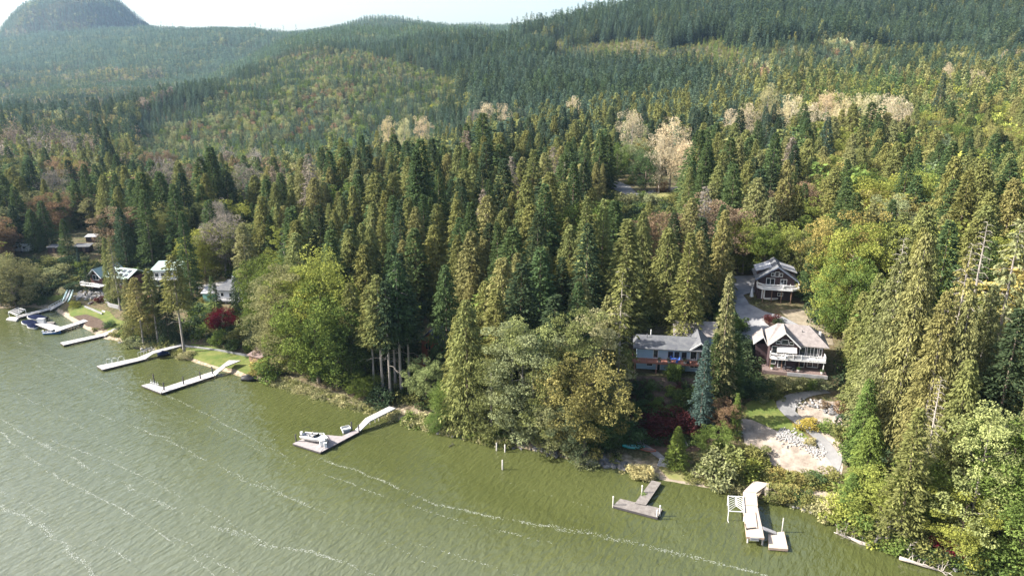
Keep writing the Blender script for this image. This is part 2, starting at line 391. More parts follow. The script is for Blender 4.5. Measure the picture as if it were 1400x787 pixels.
# ------------------------------------------------------------------ lake
def water_material():
    m, n, l, p = new_mat('lake_water')
    p.inputs['Roughness'].default_value = 0.09; p.inputs['IOR'].default_value = 1.33; p.inputs['Specular IOR Level'].default_value = 1.0
    tc = n.new('ShaderNodeTexCoord')
    def mapped(rot, scale):
        q = n.new('ShaderNodeMapping'); q.vector_type = 'TEXTURE'; q.inputs['Rotation'].default_value = (0, 0, rot); q.inputs['Scale'].default_value = scale
        l.new(tc.outputs['Object'], q.inputs[0]); return q.outputs[0]
    wind = math.atan2(-0.54, 0.84)
    def noise(vec, sc, det=3, dist=0.0):
        q = n.new('ShaderNodeTexNoise'); q.inputs['Scale'].default_value = sc; q.inputs['Detail'].default_value = det; q.inputs['Distortion'].default_value = dist
        q.inputs['Roughness'].default_value = 0.55
        l.new(vec, q.inputs['Vector']); return q.outputs[0]
    def add(a, b, k):
        q = n.new('ShaderNodeMath'); q.operation = 'MULTIPLY_ADD'; l.new(b, q.inputs[0]); q.inputs[1].default_value = k; l.new(a, q.inputs[2]); return q.outputs[0]
    w1 = noise(mapped(wind, (1.0, 2.6, 1)), 1.15, 3, 0.3)
    w2 = noise(mapped(wind + 0.35, (1.0, 2.2, 1)), 1.9, 2, 0.2)
    w3 = noise(mapped(wind - 0.4, (1, 1.6, 1)), 0.2, 2)
    h = add(add(w1, w2, 0.22), w3, 1.0)
    b = n.new('ShaderNodeBump'); b.inputs['Strength'].default_value = 1.0; b.inputs['Distance'].default_value = 0.28
    l.new(h, b.inputs['Height']); l.new(b.outputs[0], p.inputs['Normal'])
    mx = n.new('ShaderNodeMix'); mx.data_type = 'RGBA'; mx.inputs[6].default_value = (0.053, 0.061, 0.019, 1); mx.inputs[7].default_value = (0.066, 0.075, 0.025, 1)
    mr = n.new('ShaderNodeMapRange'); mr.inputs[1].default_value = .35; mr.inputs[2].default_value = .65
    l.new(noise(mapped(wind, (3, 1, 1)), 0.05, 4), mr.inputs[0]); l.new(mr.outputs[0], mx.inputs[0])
    # pale sky reflection put into the base colour, greyer away from the shore
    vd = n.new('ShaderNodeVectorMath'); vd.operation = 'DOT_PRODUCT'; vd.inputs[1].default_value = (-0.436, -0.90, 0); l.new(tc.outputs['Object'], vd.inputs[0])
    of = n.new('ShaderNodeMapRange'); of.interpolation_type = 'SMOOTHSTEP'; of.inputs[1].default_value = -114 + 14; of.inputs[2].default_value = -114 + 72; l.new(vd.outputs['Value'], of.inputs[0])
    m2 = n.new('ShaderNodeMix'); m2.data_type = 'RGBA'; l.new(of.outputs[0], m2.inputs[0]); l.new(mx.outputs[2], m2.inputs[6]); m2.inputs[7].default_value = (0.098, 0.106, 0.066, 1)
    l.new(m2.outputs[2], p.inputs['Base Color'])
    return m
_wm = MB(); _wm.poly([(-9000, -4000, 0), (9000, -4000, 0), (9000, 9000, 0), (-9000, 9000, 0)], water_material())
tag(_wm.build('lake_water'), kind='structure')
# broken lines of foam drawn out by the wind
FOAM_LINES = [[(0, 572), (45, 598), (150, 655), (240, 695), (350, 742), (430, 757), (520, 787), (560, 810)], [(0, 690), (50, 715), (90, 745), (130, 790)], [(0, 590), (60, 640), (200, 715), (300, 790)],
              [(120, 560), (230, 600), (330, 655), (420, 690)], [(70, 600), (170, 640), (270, 690), (400, 760)], [(435, 625), (500, 648), (600, 690), (700, 710), (760, 720), (880, 745), (1000, 775), (1060, 790)],
              [(180, 515), (300, 575), (420, 640), (560, 690), (640, 715), (760, 742)], [(50, 500), (150, 545), (260, 600)], [(20, 465), (100, 500), (230, 560), (320, 600), (420, 645)],
              [(560, 740), (640, 765), (720, 790)], [(260, 620), (380, 670), (500, 730), (600, 775)], [(10, 530), (90, 570), (180, 625)], [(880, 700), (930, 730), (990, 745)], [(260, 545), (340, 585), (430, 625)], [(170, 700), (260, 745), (330, 790)],
              [(640, 640), (720, 668), (830, 700)], [(-60, 640), (60, 700), (180, 770)], [(400, 560), (470, 600), (540, 625)]]
FOAM_W = [1.3, 1.2, .8, .7, .6, 1.1, .65, .45, .5, .5, .5, .5, .2, .35, .5, .2, .7, .12]
foam_m = mat('foam_white', (0.44, 0.46, 0.41), 0.9, scale=4, col2=(0.30, 0.32, 0.27))
def foam():
    rr = random.Random(12); V = []; Fc = []
    for k, (ln, wt) in enumerate(zip(FOAM_LINES, FOAM_W)):
        P = [on_z(*p).xy for p in ln]
        for a, b in zip(P, P[1:]):
            L = (b - a).length; d = (b - a) / L; nrm = Vector((-d.y, d.x))
            for q in range(int(L * 13 * min(wt, 1.3))):
                s_ = rr.random() * L; p0 = a + d * s_
                dens = vnoise(np.array([p0.x / 5.0]), np.array([p0.y / 5.0]), k)[0]
                if rr.random() > (.12 + smooth(0.2, 0.7, dens)) * min(1, wt): continue
                o = rr.gauss(0, 0.07 + 0.26 * wt * vnoise(np.array([p0.x / 11]), np.array([p0.y / 11]), 50 + k)[0]) + 0.9 * (vnoise(np.array([s_ / 7 + p0.x / 9]), np.array([k * 3.1]), 4)[0] - .5)
                c = p0 + nrm * o; ln_ = rr.uniform(.08, .4); wd = rr.uniform(.01, .035)
                ang = rr.gauss(0, .5); ca, sa = math.cos(ang), math.sin(ang)
                dd = Vector((d.x * ca - d.y * sa, d.x * sa + d.y * ca)); nn = Vector((-dd.y, dd.x)); i0 = len(V)
                for (e, g) in ((-.5, -.2), (-.1, -.5), (.5, -.1), (.35, .4), (-.2, .5)):
                    pp = c + dd * e * ln_ + nn * g * wd * 2; V.append((pp.x, pp.y, 0.02))
                Fc.append(tuple(range(i0, i0 + 5)))
    me = bpy.data.meshes.new('lake_foam'); me.from_pydata(V, [], Fc); me.materials.append(foam_m)
    o = bpy.data.objects.new('lake_foam', me); COL.objects.link(o)
    tag(o, 'broken white lines of foam drawn out by wind across the green lake', 'foam', kind='stuff')
foam()
# ------------------------------------------------------------------ foliage generators
def leaf_mesh(name, P, D, L, W, v, m, rng):
    n = len(P); D = D / np.linalg.norm(D, axis=1, keepdims=True)
    nr = rng.normal(size=(n, 3)); nr[:, 2] += 0.6; s = np.cross(D, nr); s /= np.linalg.norm(s, axis=1, keepdims=True) + 1e-9
    L = np.broadcast_to(L, n)[:, None]; W = np.broadcast_to(W, n)[:, None]
    V = np.stack([P, P + D * L * .42 + s * W * .5, P + D * L, P + D * L * .42 - s * W * .5], 1).reshape(-1, 3)
    V[1::4, 2] -= 0.06 * L[:, 0]; V[3::4, 2] -= 0.06 * L[:, 0]
    me = bpy.data.meshes.new(name); me.vertices.add(4 * n); me.vertices.foreach_set('co', V.astype(np.float32).ravel())
    me.loops.add(4 * n); me.loops.foreach_set('vertex_index', np.arange(4 * n, dtype=np.int32))
    me.polygons.add(n); me.polygons.foreach_set('loop_start', np.arange(0, 4 * n, 4, dtype=np.int32)); me.update(calc_edges=True)
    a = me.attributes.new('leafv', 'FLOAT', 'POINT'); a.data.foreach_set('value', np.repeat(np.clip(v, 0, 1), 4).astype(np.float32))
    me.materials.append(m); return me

def conifer(name, seed, H=25.0, Rm=4.2, lo=0.08, nb=190, ns=22, shape=.8, droop=.25, hang=0.0, kl=.9, kw=.36, ragged=.3, m=None, gaps=0.0):
    """crown of whorled boughs carrying sprays; hang=1 gives the drooping curtains of a cedar"""
    r = np.random.default_rng(seed); P = []; D = []; LL = []; WW = []; VV = []
    for i in range(nb):
        h = lo + (1 - lo) * ((i + r.random()) / nb) ** 1.12
        az = i * 2.399 + r.normal() * .3
        f = max(0.0, 1 - (h - lo) / (1 - lo))
        base = Rm * f ** shape * (0.35 + .65 * min(1, (h - lo) / .10 + .35))
        L = base * (1 - ragged * r.random()) * (0.8 + .35 * vnoise(np.array([az * .9]), np.array([h * 6]), seed)[0]) + .35
        if r.random() < gaps: continue
        k = int(ns * (0.35 + .65 * L / Rm)) + 3
        s = r.uniform(.15, 1, k) ** .75; up = (0.5 * (h - .45))
        z = h * H + up * s * L - droop * (s * L) ** 2 / max(L, 1) + r.normal(size=k) * .12
        side = r.normal(size=k) * .30 * (1 - s * .55) * L * .55
        ca, sa = math.cos(az), math.sin(az); x = ca * s * L - sa * side; y = sa * s * L + ca * side
        P.append(np.stack([x, y, z], -1))
        a2 = az + np.sign(side) * r.uniform(.1, 1.1, k)
        dz = -0.25 - hang * r.uniform(.5, 2.2, k) + r.normal(size=k) * .2
        D.append(np.stack([np.cos(a2), np.sin(a2), dz], -1))
        LL.append(kl * (.7 + .6 * r.random(k)) * (.6 + .4 * min(1, L / 2.5))); WW.append(kw * (.7 + .6 * r.random(k)))
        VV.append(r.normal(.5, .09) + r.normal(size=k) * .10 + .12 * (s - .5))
    # leader and upper core so that the tip stays closed
    k = 40; z = H * (1 - r.random(k) ** 2 * .16); a = r.random(k) * 6.283
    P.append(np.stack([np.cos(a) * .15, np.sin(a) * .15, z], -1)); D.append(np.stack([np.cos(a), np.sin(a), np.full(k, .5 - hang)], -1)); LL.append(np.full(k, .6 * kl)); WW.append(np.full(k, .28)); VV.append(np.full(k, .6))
    return leaf_mesh(name, np.concatenate(P), np.concatenate(D), np.concatenate(LL), np.concatenate(WW), np.concatenate(VV), m, r)

def broad(name, seed, H=18.0, Rm=6.0, nc=60, nl=75, base=.22, flat=1.0, leaf=.55, m=None, cl=1.5, top=.5, loose=0.0, up=0.0):
    """crown of many leaf clumps at uneven distances from the stem, gaps between them"""
    r = np.random.default_rng(seed); P = []; D = []; V = []
    zc = H * (base + (1 - base) * top); hz_t = H - zc; hz_b = zc - H * base
    ph = r.random(6) * 6.28
    for i in range(nc):
        u = r.uniform(-1, 1); a = i * 2.399 + r.normal() * .2; q = math.sqrt(1 - u * u)
        lobes = 1 + .24 * math.sin(2 * a + ph[0]) * q + .22 * math.sin(3 * a + 4 * u + ph[1]) + .16 * math.sin(5 * a - 6 * u + ph[2])
        rad = (r.uniform(.45, 1) ** .5) * lobes
        c = np.array([math.cos(a) * q * Rm * rad, math.sin(a) * q * Rm * rad, zc + u * rad * (hz_t if u > 0 else hz_b)])
        c[2] = min(c[2], H); cr = cl * r.uniform(.65, 1.25)
        k = int(nl * r.uniform(.7, 1.2))
        d = r.normal(size=(k, 3)); d /= np.linalg.norm(d, axis=1, keepdims=True); rr_ = cr * r.uniform(.5, 1, k)[:, None] ** .5
        pts = c + d * rr_ * np.array([1, 1, .75 * flat + up]); P.append(pts)
        dd = d + r.normal(size=(k, 3)) * .6; dd[:, 2] -= .35 - up; D.append(dd)
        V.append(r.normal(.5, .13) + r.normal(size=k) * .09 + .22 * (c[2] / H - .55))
    P = np.concatenate(P); D = np.concatenate(D); V = np.concatenate(V); n = len(P)
    keep = r.random(n) > loose; P, D, V = P[keep], D[keep], V[keep]; n = len(P)
    return leaf_mesh(name, P, D, leaf * r.uniform(.7, 1.3, n), leaf * .62 * r.uniform(.7, 1.2, n), V, m, r)

def stem_mesh(name, seed, H, r0, top=.97, limbs=0, llen=3.0, lo=.3, bark=None, dead=0, lean=.0, up=.6):
    b = MB(); r = random.Random(seed); n = 9; pts = []; rd = []
    dx = r.uniform(-1, 1) * lean; dy = r.uniform(-1, 1) * lean
    for i in range(n):
        s = i / (n - 1); pts.append((dx * s * s * H * .1 + r.uniform(-.05, .05), dy * s * s * H * .1 + r.uniform(-.05, .05), s * H * top - (0.6 if i == 0 else 0)))
        rd.append(r0 * ((1 - s) ** .8 * .92 + .04) * (1.35 if i == 0 else 1))
    b.tube(pts, rd, bark or BARK, 7)
    for i in range(limbs):
        s = lo + (1 - lo) * (i + r.random()) / limbs * .92; a = i * 2.4 + r.random(); L = llen * (1 - s * .55) * r.uniform(.7, 1.15)
        z = s * H * top; d = Vector((math.cos(a), math.sin(a), 0)); q = Vector((dx * s * s * H * .1, dy * s * s * H * .1, z)); rr_ = r0 * (1 - s) ** .8 * .42 + .02
        b.tube([q, q + d * L * .5 + Vector((0, 0, L * up * .4)), q + d * L + Vector((0, 0, L * up))], [rr_, rr_ * .6, .015], bark or BARK, 5)
    for i in range(dead):
        s = .25 + .75 * (i + r.random()) / dead; a = i * 2.4 + r.random(); L = (1.2 + 3.6 * (1 - s)) * r.uniform(.5, 1.1); z = s * H * top; d = Vector((math.cos(a), math.sin(a), 0)); q = Vector((0, 0, z))
        b.tube([q, q + d * L * .55 + Vector((0, 0, .12 * L)), q + d * L + Vector((0, 0, -.12 * L))], [.05, .035, .01], DEADWOOD, 4)
        for j in range(3):
            t = r.uniform(.4, .95); e = q + d * L * t; e2 = Vector((math.cos(a + r.choice((-1, 1)) * .9), math.sin(a + r.choice((-1, 1)) * .9), -.25)) * L * .3
            b.tube([e, e + e2], [.02, .006], DEADWOOD, 3)
    return b.mesh(name)

# kinds: (crown mesh, stem mesh, height, radius); variants of each kind
def kit(m):
    K = {}
    K['fir'] = [(conifer('crown', s, 26, rm, .10, 230, 40, .82, .22, 0, .62, .24, .35, m), 26, rm) for s, rm in ((1, 4.6), (2, 3.9), (3, 4.2), (4, 5.0))]
    K['cedar'] = [(conifer('crown', s, 25, rm, .05, 280, 42, .62, .42, .75, .60, .22, .3, m), 25, rm) for s, rm in ((11, 4.2), (12, 3.6), (13, 4.6), (14, 3.9), (15, 4.9))]
    K['bigcedar'] = [(conifer('crown', s, 32, rm, .06, 380, 62, .66, .45, .7, .55, .2, .42, m, .08), 32, rm) for s, rm in ((16, 5.6), (17, 6.2), (18, 5.0))]
    K['snag'] = [(conifer('crown', s, 20, rm, .12, 200, 40, .5, .4, .6, .55, .2, .5, m, .25), 31, rm) for s, rm in ((36, 4.4), (37, 3.8))]
    K['highfir'] = [(conifer('crown', s, 26, rm, .46, 150, 36, .6, .3, .25, .62, .24, .5, m, .12), 26, rm) for s, rm in ((21, 3.4), (22, 2.9), (23, 3.8))]
    K['thin'] = [(conifer('crown', s, 27, rm, .22, 170, 26, .55, .35, .5, .6, .22, .6, m, .25), 27, rm) for s, rm in ((31, 3.3), (32, 3.0))]
    K['broad'] = [(broad('crown', s, 18, rm, 120, 150, .12, 1, .34, m, 1.3), 18, rm) for s, rm in ((41, 5.6), (42, 6.2), (43, 5.0), (44, 6.6))]
    K['cottonwood'] = [(broad('crown', s, 27, rm, 105, 100, .2, 1.3, .36, m, 1.35, .55, .12, .3), 27, rm) for s, rm in ((51, 5.6), (52, 4.8), (53, 6.3))]
    K['alder'] = [(broad('crown', s, 20, rm, 135, 130, .04, .8, .29, m, 1.15, .42, 0, -.1), 20, rm) for s, rm in ((61, 4.8), (62, 5.6), (63, 4.2))]
    K['shrub'] = [(broad('crown', s, 2.4, 1.6, 34, 60, .0, 1, .26, m, .55, .4), 2.4, 1.6) for s in (71, 72, 73)]
    K['ball'] = [(broad('crown', s, 2.4, 1.35, 60, 60, .0, 1, .2, m, .38, .45), 2.4, 1.35) for s in (75, 76)]
    return K
KIT = kit(LEAF_O)
STEMS = {'fir': [stem_mesh('trunk', s, 26, .34) for s in (1, 2, 3, 4)], 'cedar': [stem_mesh('trunk', s, 25, .42) for s in (1, 2, 3, 4, 5)],
         'bigcedar': [stem_mesh('trunk', s, 32, .45, bark=BARK_PALE, dead=16) for s in (26, 27, 28)],
         'snag': [stem_mesh('trunk', s, 31, .42, bark=DEADWOOD, dead=70) for s in (29, 30)],
         'highfir': [stem_mesh('trunk', s, 26, .34, bark=BARK_PALE, dead=10) for s in (5, 6, 7)], 'thin': [stem_mesh('trunk', s, 27, .36, bark=BARK_PALE, dead=34) for s in (8, 9)],
         'broad': [stem_mesh('trunk', s, 15, .36, limbs=14, llen=5, lo=.25, up=.8) for s in (10, 11, 12, 13)],
         'cottonwood': [stem_mesh('trunk', s, 25, .42, limbs=18, llen=5, lo=.28, bark=BARK_PALE, up=1.1) for s in (14, 15, 16)],
         'alder': [stem_mesh('trunk', s, 18, .26, limbs=12, llen=4, lo=.2, bark=BARK_PALE) for s in (17, 18, 19)],
         'shrub': [stem_mesh('stem', s, 1.8, .07, limbs=6, llen=1.1, lo=.1) for s in (20, 21, 22)], 'ball': [stem_mesh('stem', s, 1.8, .07, limbs=4, llen=.8, lo=.1) for s in (23, 24)]}
SPECIES = {'fir': ('fir_tree', 'fir tree'), 'highfir': ('fir_tree', 'fir tree'), 'cedar': ('cedar_tree', 'cedar tree'), 'bigcedar': ('cedar_tree', 'cedar tree'), 'snag': ('snag_topped_cedar', 'cedar tree'), 'thin': ('cedar_tree', 'cedar tree'),
           'broad': ('broadleaf_tree', 'broadleaf tree'), 'cottonwood': ('cottonwood_tree', 'cottonwood tree'), 'alder': ('alder_tree', 'alder tree'), 'shrub': ('shrub', 'shrub'), 'ball': ('round_shrub', 'shrub')}
COLOURS = {  # leaf base colours and the words for them
    'dark green': (.048, .072, .036), 'blue-green': (.068, .100, .066), 'deep green': (.070, .105, .040), 'olive green': (.160, .170, .058), 'brownish olive': (.192, .190, .074),
    'fresh green': (.115, .160, .040), 'yellow-green': (.220, .240, .055), 'golden': (.300, .240, .060), 'grey-green': (.205, .215, .100), 'sage': (.125, .155, .080), 'pale tan': (.460, .385, .245), 'creamy yellow': (.500, .440, .255), 'pale green': (.260, .290, .110),
    'rust brown': (.200, .140, .082), 'orange-green': (.240, .215, .072), 'crimson': (.095, .011, .018), 'pinkish grey': (.210, .180, .140), 'blue-grey': (.066, .098, .080), 'bright yellow': (.36, .29, .06), 'straw': (.360, .340, .170), 'maroon': (.08, .028, .025)}
TREES = []       # dicts of every individual tree, labelled at the end
def plant(kind, x, y, H, col, rs=1.0, rz=None, var=None, label=None, z=None, jit=.12, words=None):
    rr = random.Random(int(x * 131 + y * 717)); z = tz(x, y) if z is None else z
    k = KIT[kind]; i = (var if var is not None else rr.randrange(len(k))) % len(k); me, h0, r0 = k[i]
    s = H / h0; sr = s * rs
    e = empty(SPECIES[kind][0], (x, y, z - .1), rr.uniform(0, 6.28) if rz is None else rz)
    cr = bpy.data.objects.new('crown', me); COL.objects.link(cr); cr.parent = e; cr.scale = (sr, sr, s)
    c = COLOURS[col]; q = 1 + rr.uniform(-jit, jit); q2 = rr.uniform(-jit, jit) * .6
    cr.color = (c[0] * q * (1 + q2), c[1] * q, c[2] * q * (1 - q2), 1)
    tr = bpy.data.objects.new('stem' if kind in ('shrub', 'ball') else 'trunk', STEMS[kind][i]); COL.objects.link(tr); tr.parent = e; tr.scale = (s, s, s)
    TREES.append(dict(e=e, kind=kind, col=col, H=H, x=x, y=y, z=z, r=r0 * sr, label=label, words=words)); return e
# ------------------------------------------------------------------ trees one can pick out: (kind, 'b' base pixel | 't' top pixel, px, py, height, colour, radius scale[, options])
HERO = [
 # left shore
 ('broad', 'b', 22, 424, 17, 'grey-green', 1.25), ('broad', 'b', 2, 418, 15, 'grey-green', 1.1), ('thin', 'b', 165, 424, 22, 'brownish olive', 1.15), ('cedar', 'b', 156, 412, 20, 'olive green', .75),
 ('cedar', 't', 105, 341, 7, 'blue-grey', .8), ('fir', 'b', 122, 398, 9, 'dark green', 1.0), ('highfir', 'b', 197, 474, 19, 'brownish olive', 1.5), ('highfir', 'b', 217, 472, 21, 'olive green', 1.4),
 ('highfir', 'b', 252, 482, 26, 'olive green', 1.3), ('cedar', 'b', 184, 462, 17, 'brownish olive', 1.0), ('fir', 'b', 263, 408, 26, 'deep green', .95), ('cedar', 'b', 232, 470, 16, 'dark green', 1.2), ('broad', 'b', 205, 466, 10, 'olive green', 1.0),
 ('fir', 'b', 296, 440, 13, 'deep green', 1.3), ('fir', 'b', 345, 432, 17, 'deep green', 1.0), ('cedar', 'b', 331, 428, 15, 'dark green', 1.2), ('broad', 'b', 306, 452, 6.5, 'crimson', 1.6), ('broad', 'b', 294, 452, 4.5, 'crimson', 1.2),
 ('alder', 'b', 345, 455, 8, 'fresh green', 1.2), ('alder', 'b', 395, 508, 26, 'grey-green', 1.15), ('alder', 'b', 372, 492, 21, 'grey-green', 1.1), ('alder', 'b', 412, 500, 24, 'yellow-green', 1.1), ('broad', 'b', 372, 455, 20, 'fresh green', 1.1),
 ('snag', 't', 1352, 296, 34, 'olive green', 1.1), ('snag', 't', 1238, 318, 32, 'brownish olive', 1.1), ('snag', 't', 1288, 512, 25, 'brownish olive', 1.0), ('snag', 't', 1330, 330, 27, 'brownish olive', 1.0), ('snag', 't', 1122, 20, 0, 'olive green', 1), ('broad', 'b', 436, 522, 24, 'fresh green', 1.1), ('broad', 'b', 462, 528, 20, 'fresh green', 1.1), ('broad', 'b', 445, 498, 27, 'yellow-green', .9), ('broad', 'b', 482, 532, 15, 'deep green', 1.0),
 # white trunks by the shore
 ('highfir', 'b', 512, 535, 25, 'olive green', 1.15), ('highfir', 'b', 524, 542, 28, 'olive green', 1.2), ('highfir', 'b', 534, 546, 27, 'dark green', 1.1), ('highfir', 'b', 549, 537, 30, 'deep green', 1.2), ('highfir', 'b', 541, 530, 27, 'dark green', 1.1), ('highfir', 'b', 487, 525, 24, 'olive green', 1.2),
 ('highfir', 'b', 560, 528, 25, 'dark green', 1.3), ('broad', 'b', 498, 545, 6, 'fresh green', 1.6), ('shrub', 'b', 520, 552, 3.5, 'dark green', 1.3),
 ('broad', 'b', 583, 548, 10.5, 'pale green', 1.1), ('cedar', 'b', 640, 582, 27, 'olive green', 1.35), ('cedar', 'b', 627, 560, 21, 'olive green', 1.1), ('alder', 'b', 672, 598, 19, 'olive green', 1.05), ('alder', 'b', 700, 600, 24, 'grey-green', 1.0), ('alder', 'b', 714, 598, 26, 'pale green', .8), ('alder', 'b', 728, 603, 23, 'grey-green', 1.15),
 ('alder', 'b', 750, 606, 21, 'olive green', 1.05), ('broad', 'b', 612, 572, 8, 'fresh green', 1.6), ('broad', 'b', 597, 588, 4, 'fresh green', 1.8), ('broad', 'b', 799, 624, 20, 'orange-green', 1.05), ('broad', 'b', 784, 622, 12, 'sage', 1.1), ('broad', 'b', 768, 618, 13, 'grey-green', 1.2), ('alder', 'b', 786, 588, 25, 'olive green', 1.0), ('broad', 'b', 820, 618, 10, 'deep green', 1.2),
 ('fir', 'b', 553, 500, 27, 'dark green', 1.2), ('cedar', 'b', 612, 500, 24, 'deep green', 1.2), ('thin', 'b', 843, 560, 31, 'olive green', 1.15), ('alder', 'b', 812, 570, 24, 'straw', .9), ('cedar', 'b', 826, 540, 22, 'brownish olive', 1.0),
 # by the houses
 ('fir', 'b', 983, 548, 26.5, 'grey-green', .82), ('fir', 'b', 1000, 545, 14, 'deep green', 1.5), ('fir', 'b', 957, 585, 18, 'blue-grey', .95), ('fir', 'b', 972, 552, 15, 'deep green', 1.2), ('cedar', 'b', 1004, 596, 9, 'fresh green', 1.0), ('broad', 'b', 990, 590, 7, 'rust brown', 1.2), ('fir', 'b', 924, 640, 8.5, 'fresh green', 1.8),
 ('fir', 't', 945, 320, 26, 'olive green', 1.2), ('broad', 't', 1022, 300, 15, 'yellow-green', .9), ('broad', 't', 1050, 310, 14, 'fresh green', 1.1), ('broad', 't', 1075, 305, 14, 'yellow-green', 1.1), ('broad', 't', 1100, 312, 14, 'olive green', 1.1),
 ('broad', 'b', 1139, 455, 16, 'yellow-green', .9), ('broad', 'b', 1154, 464, 19, 'fresh green', .95), ('broad', 'b', 1156, 430, 20, 'fresh green', .9), ('broad', 'b', 1166, 435, 22, 'yellow-green', .95), ('broad', 'b', 1110, 395, 6, 'fresh green', .9),
 ('broad', 'b', 1060, 268, 0, 'rust brown', 1), ('broad', 't', 1052, 262, 17, 'rust brown', 1.1), ('broad', 't', 1098, 250, 18, 'rust brown', 1.2),
 # right hand forest
 ('bigcedar', 'b', 1176, 560, 27, 'olive green', 1.1), ('bigcedar', 'b', 1198, 590, 33, 'brownish olive', 1.1), ('bigcedar', 'b', 1222, 600, 37, 'brownish olive', .95), ('cedar', 'b', 1174, 625, 15, 'fresh green', 1.3), ('cedar', 'b', 1180, 672, 14, 'fresh green', 1.7), ('bigcedar', 'b', 1235, 560, 33, 'olive green', 1.0), ('fir', 'b', 1228, 735, 22, 'olive green', 1.25), ('fir', 'b', 1160, 705, 8, 'fresh green', 2.0),
 ('bigcedar', 'b', 1254, 640, 31, 'brownish olive', 1.1), ('bigcedar', 'b', 1284, 640, 30, 'brownish olive', 1.0), ('thin', 'b', 1276, 620, 34, 'brownish olive', 1.0), ('cedar', 'b', 1290, 690, 25, 'olive green', 1.2), ('alder', 'b', 1322, 738, 23, 'pale green', 1.0), ('broad', 'b', 1310, 752, 10, 'yellow-green', 1.3), ('fir', 'b', 1352, 640, 27, 'dark green', 1.3),
 ('thin', 'b', 1345, 560, 34, 'grey-green', 1.2), ('broad', 'b', 1362, 735, 19, 'fresh green', 1.2), ('broad', 'b', 1392, 770, 14, 'fresh green', 1.3), ('bigcedar', 'b', 1388, 700, 26, 'brownish olive', .9), ('broad', 'b', 1255, 720, 12, 'fresh green', 1.2), ('broad', 'b', 1200, 715, 9, 'yellow-green', 1.5), ('bigcedar', 'b', 1402, 640, 30, 'brownish olive', 1.0), ('fir', 'b', 1252, 560, 24, 'deep green', 1.1),
 ('bigcedar', 'b', 1320, 600, 27, 'brownish olive', 1.0), ('bigcedar', 'b', 1380, 560, 28, 'brownish olive', 1.1), ('broad', 't', 1160, 290, 22, 'orange-green', 1.0),
 # pale cottonwoods above the clearing and along the back
 ('cottonwood', 't', 921, 166, 28, 'pale tan', 1.31), ('cottonwood', 't', 905, 185, 23, 'pale tan', 1.12), ('cottonwood', 't', 866, 152, 28, 'pale tan', 0.95), ('cottonwood', 't', 938, 192, 22, 'pale tan', 1.04), ('broad', 't', 845, 195, 17, 'fresh green', 1.0), ('broad', 't', 885, 205, 17, 'deep green', 1.1),
 ('cottonwood', 't', 1052, 118, 30, 'straw', 1.19), ('cottonwood', 't', 1024, 146, 28, 'pale tan', 1.23), ('cottonwood', 't', 1085, 130, 27, 'creamy yellow', 1.12), ('cottonwood', 't', 1105, 140, 26, 'pale tan', 1.23), ('cottonwood', 't', 1132, 126, 27, 'pale tan', 1.19), ('cottonwood', 't', 1160, 132, 26, 'creamy yellow', 1.03), ('cottonwood', 't', 1190, 128, 27, 'creamy yellow', 1.03), ('cottonwood', 't', 1222, 130, 28, 'pale tan', 1.30),
 ('cottonwood', 't', 1000, 150, 26, 'pale tan', 0.84), ('cottonwood', 't', 1145, 150, 22, 'creamy yellow', 1.34), ('cottonwood', 't', 1205, 150, 24, 'creamy yellow', 1.23), ('cottonwood', 't', 1238, 142, 24, 'pale tan', 1.15), ('cottonwood', 't', 1298, 88, 24, 'pale tan', 1.04), ('cottonwood', 't', 1340, 96, 24, 'pale tan', 0.94), ('cottonwood', 't', 1375, 70, 20, 'pale tan', 1.12), ('cottonwood', 't', 1395, 68, 20, 'pale tan', 1.12),
 ('cottonwood', 't', 785, 134, 26, 'pale tan', 1.12), ('cottonwood', 't', 665, 142, 28, 'pale tan', 1.01), ('cottonwood', 't', 690, 142, 28, 'pale tan', 0.84), ('cottonwood', 't', 646, 150, 25, 'pinkish grey', 0.81), ('cottonwood', 't', 530, 162, 28, 'creamy yellow', 0.94), ('cottonwood', 't', 552, 162, 26, 'straw', 0.97), ('cottonwood', 't', 577, 160, 25, 'pale tan', 1.01), ('cottonwood', 't', 712, 150, 22, 'pinkish grey', 0.87),
 ('cottonwood', 't', 418, 222, 24, 'straw', 1.04), ('cottonwood', 't', 294, 274, 19, 'pinkish grey', 0.98), ('broad', 't', 445, 208, 18, 'orange-green', 1.0), ('broad', 't', 412, 250, 15, 'olive green', 1), ('broad', 't', 270, 278, 17, 'olive green', 1.3), ('broad', 't', 325, 232, 20, 'olive green', 1.5), ('broad', 't', 142, 258, 14, 'rust brown', 1.1), ('broad', 't', 115, 222, 20, 'rust brown', 1.0), ('broad', 't', 54, 256, 12, 'rust brown', 1.3),
 ('broad', 't', 78, 216, 20, 'rust brown', 1.1), ('broad', 't', 95, 215, 22, 'orange-green', 1.0), ('broad', 't', 165, 190, 22, 'olive green', 1), ('broad', 't', 205, 208, 18, 'rust brown', 1.1), ('broad', 't', 225, 206, 18, 'rust brown', 1.1), ('broad', 't', 262, 225, 18, 'rust brown', 1.1), ('fir', 't', 130, 160, 38, 'dark green', 1.0), ('fir', 't', 144, 174, 34, 'dark green', 1.0),
 ('fir', 't', 660, 155, 36, 'deep green', 1.3), ('fir', 't', 575, 190, 36, 'deep green', 1.35), ('fir', 't', 568, 205, 33, 'deep green', 1.2), ('fir', 't', 1291, 100, 34, 'blue-green', 1.0), ('cedar', 't', 40, 285, 15, 'deep green', 1.5), ('fir', 't', 55, 275, 17, 'deep green', 1.7), ('fir', 't', 15, 280, 16, 'dark green', 1.7), ('fir', 't', 85, 300, 13, 'deep green', 1.5),
